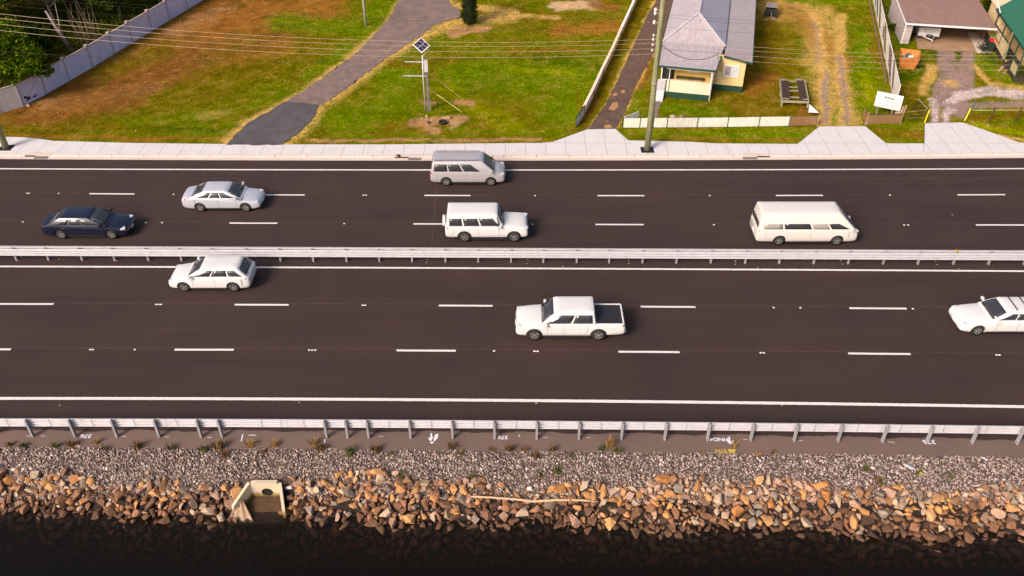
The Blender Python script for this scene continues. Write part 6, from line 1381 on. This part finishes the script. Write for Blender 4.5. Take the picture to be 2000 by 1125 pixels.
# the pale leaning trunk and the bare saplings
a = G(141, 101, ZL); t = thing('dead_tree', 'pale leaning bare trunk behind the panel fence', 'tree', tuple(a), 0, 'trees behind the panel fence'); mb = MB(); b_ = Vector((-1.5, .5, 3.6)); mb.tube([(0, 0, 0), b_*.3, b_*.7, b_], [.24, .18, .13, .08], 10); mb.tube([b_*.45, b_*.7+Vector((.5, .1, .3)), b_+Vector((.9, .3, .6))], [.08, .05, .02], 6); build(mb, 'trunk', paleb, t, True)
a = G(178, 84, ZL); t = thing('bare_shrub', 'clump of bare brown stems behind the middle of the panel fence', 'shrub', tuple(a)); mb = MB()
for i in range(22):
    x, y = random.gauss(0, .7), random.gauss(0, .5); l = Vector((random.gauss(-.3, .5), random.gauss(.2, .3), random.uniform(2.2, 4.2))); mb.tube([(x, y, 0), Vector((x, y, 0))+l*.5+Vector((random.gauss(0, .1), 0, 0)), Vector((x, y, 0))+l], [.045, .03, .01], 5)
build(mb, 'stems', simple('bare_stem', C(126, 104, 88), .9), t)
# woodland floor
NN = 60000; xx = rng.uniform(-62, -31, NN); yy = rng.uniform(64, 110, NN); qx = np.array([p.x for p in q] if False else [G(x_, y_, ZL).x for x_, y_ in bl]); qy = np.array([G(x_, y_, ZL).y for x_, y_ in bl])
xf = np.interp(yy, qy, qx); kp = xx < xf-.35; xx, yy = xx[kp], yy[kp]; m = len(xx); zz = ZL+rng.random(m)**1.5*1.5*(.3+fbm(xx*.5, yy*.5)*1.4)
p = np.c_[xx, yy, zz]; u = rng.normal(size=(m, 3)); u /= np.linalg.norm(u, axis=1)[:, None]; v = np.cross(u, rng.normal(size=(m, 3))); v /= np.linalg.norm(v, axis=1)[:, None]; s = rng.uniform(.05, .14, (m, 1))
V = np.stack([p-u*s, p+v*s*.5, p+u*s, p-v*s*.5], 1).reshape(-1, 3); me = fastmesh('undergrowth', V, np.arange(len(V)), 4, LF[0]); o = bpy.data.objects.new('undergrowth', me); COL.objects.link(o); tag(o, 'dark leafy undergrowth covering the ground beneath the trees behind the fence', 'undergrowth', kind='stuff')
# cypress
a = G(917, 46, ZL); t = thing('cypress', 'dense dark columnar cypress standing in a brown soil patch', 'tree', tuple(a)); mb = MB(); mb.tube([(0, 0, -.05), (0, 0, 4.5)], [.14, .06], 8); build(mb, 'trunk', bark, t, True)
lb_ = [(0, 0, .25+.42*i, .66+.1*sin(i*.7)-(.05*max(0, i-7)), .62+.08*sin(i+1), .45) for i in range(13)]
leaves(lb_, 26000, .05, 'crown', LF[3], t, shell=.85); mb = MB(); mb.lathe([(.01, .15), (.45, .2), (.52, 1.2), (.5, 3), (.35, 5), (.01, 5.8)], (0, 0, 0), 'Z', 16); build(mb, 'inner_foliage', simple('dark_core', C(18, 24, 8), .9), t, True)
# small bushes on the right
for (px_, py_, r, li, lab) in ((1990, 150, .75, 2, 'leafy green bush beside the verandah at the right edge'), (1964, 128, .35, 1, 'small olive shrub in front of the lattice'), (1936, 22, 1.0, 0, 'dark green bush seen between the carport roof and the green roofed house'), (1742, 60, .5, 0, 'dark shrub beside the painted fence near the carport'), (1748, 30, .6, 0, 'dark shrub between the painted fence and the carport wall'), (779, 306, .14, 0, 'tiny green weed in the kerb drain inlet')):
    a = G(px_, py_, ZL if py_ < 300 else .1); o = leaves([(0, 0, r*.6, r, r, r*.7), (r*.6, 0, r*.4, r*.6, r*.6, r*.5), (-r*.5, r*.2, r*.5, r*.6, r*.6, r*.5)], int(2600*r), .06 if r > .2 else .03, 'bush', LF[li]); o.location = a; tag(o, lab, 'bush')
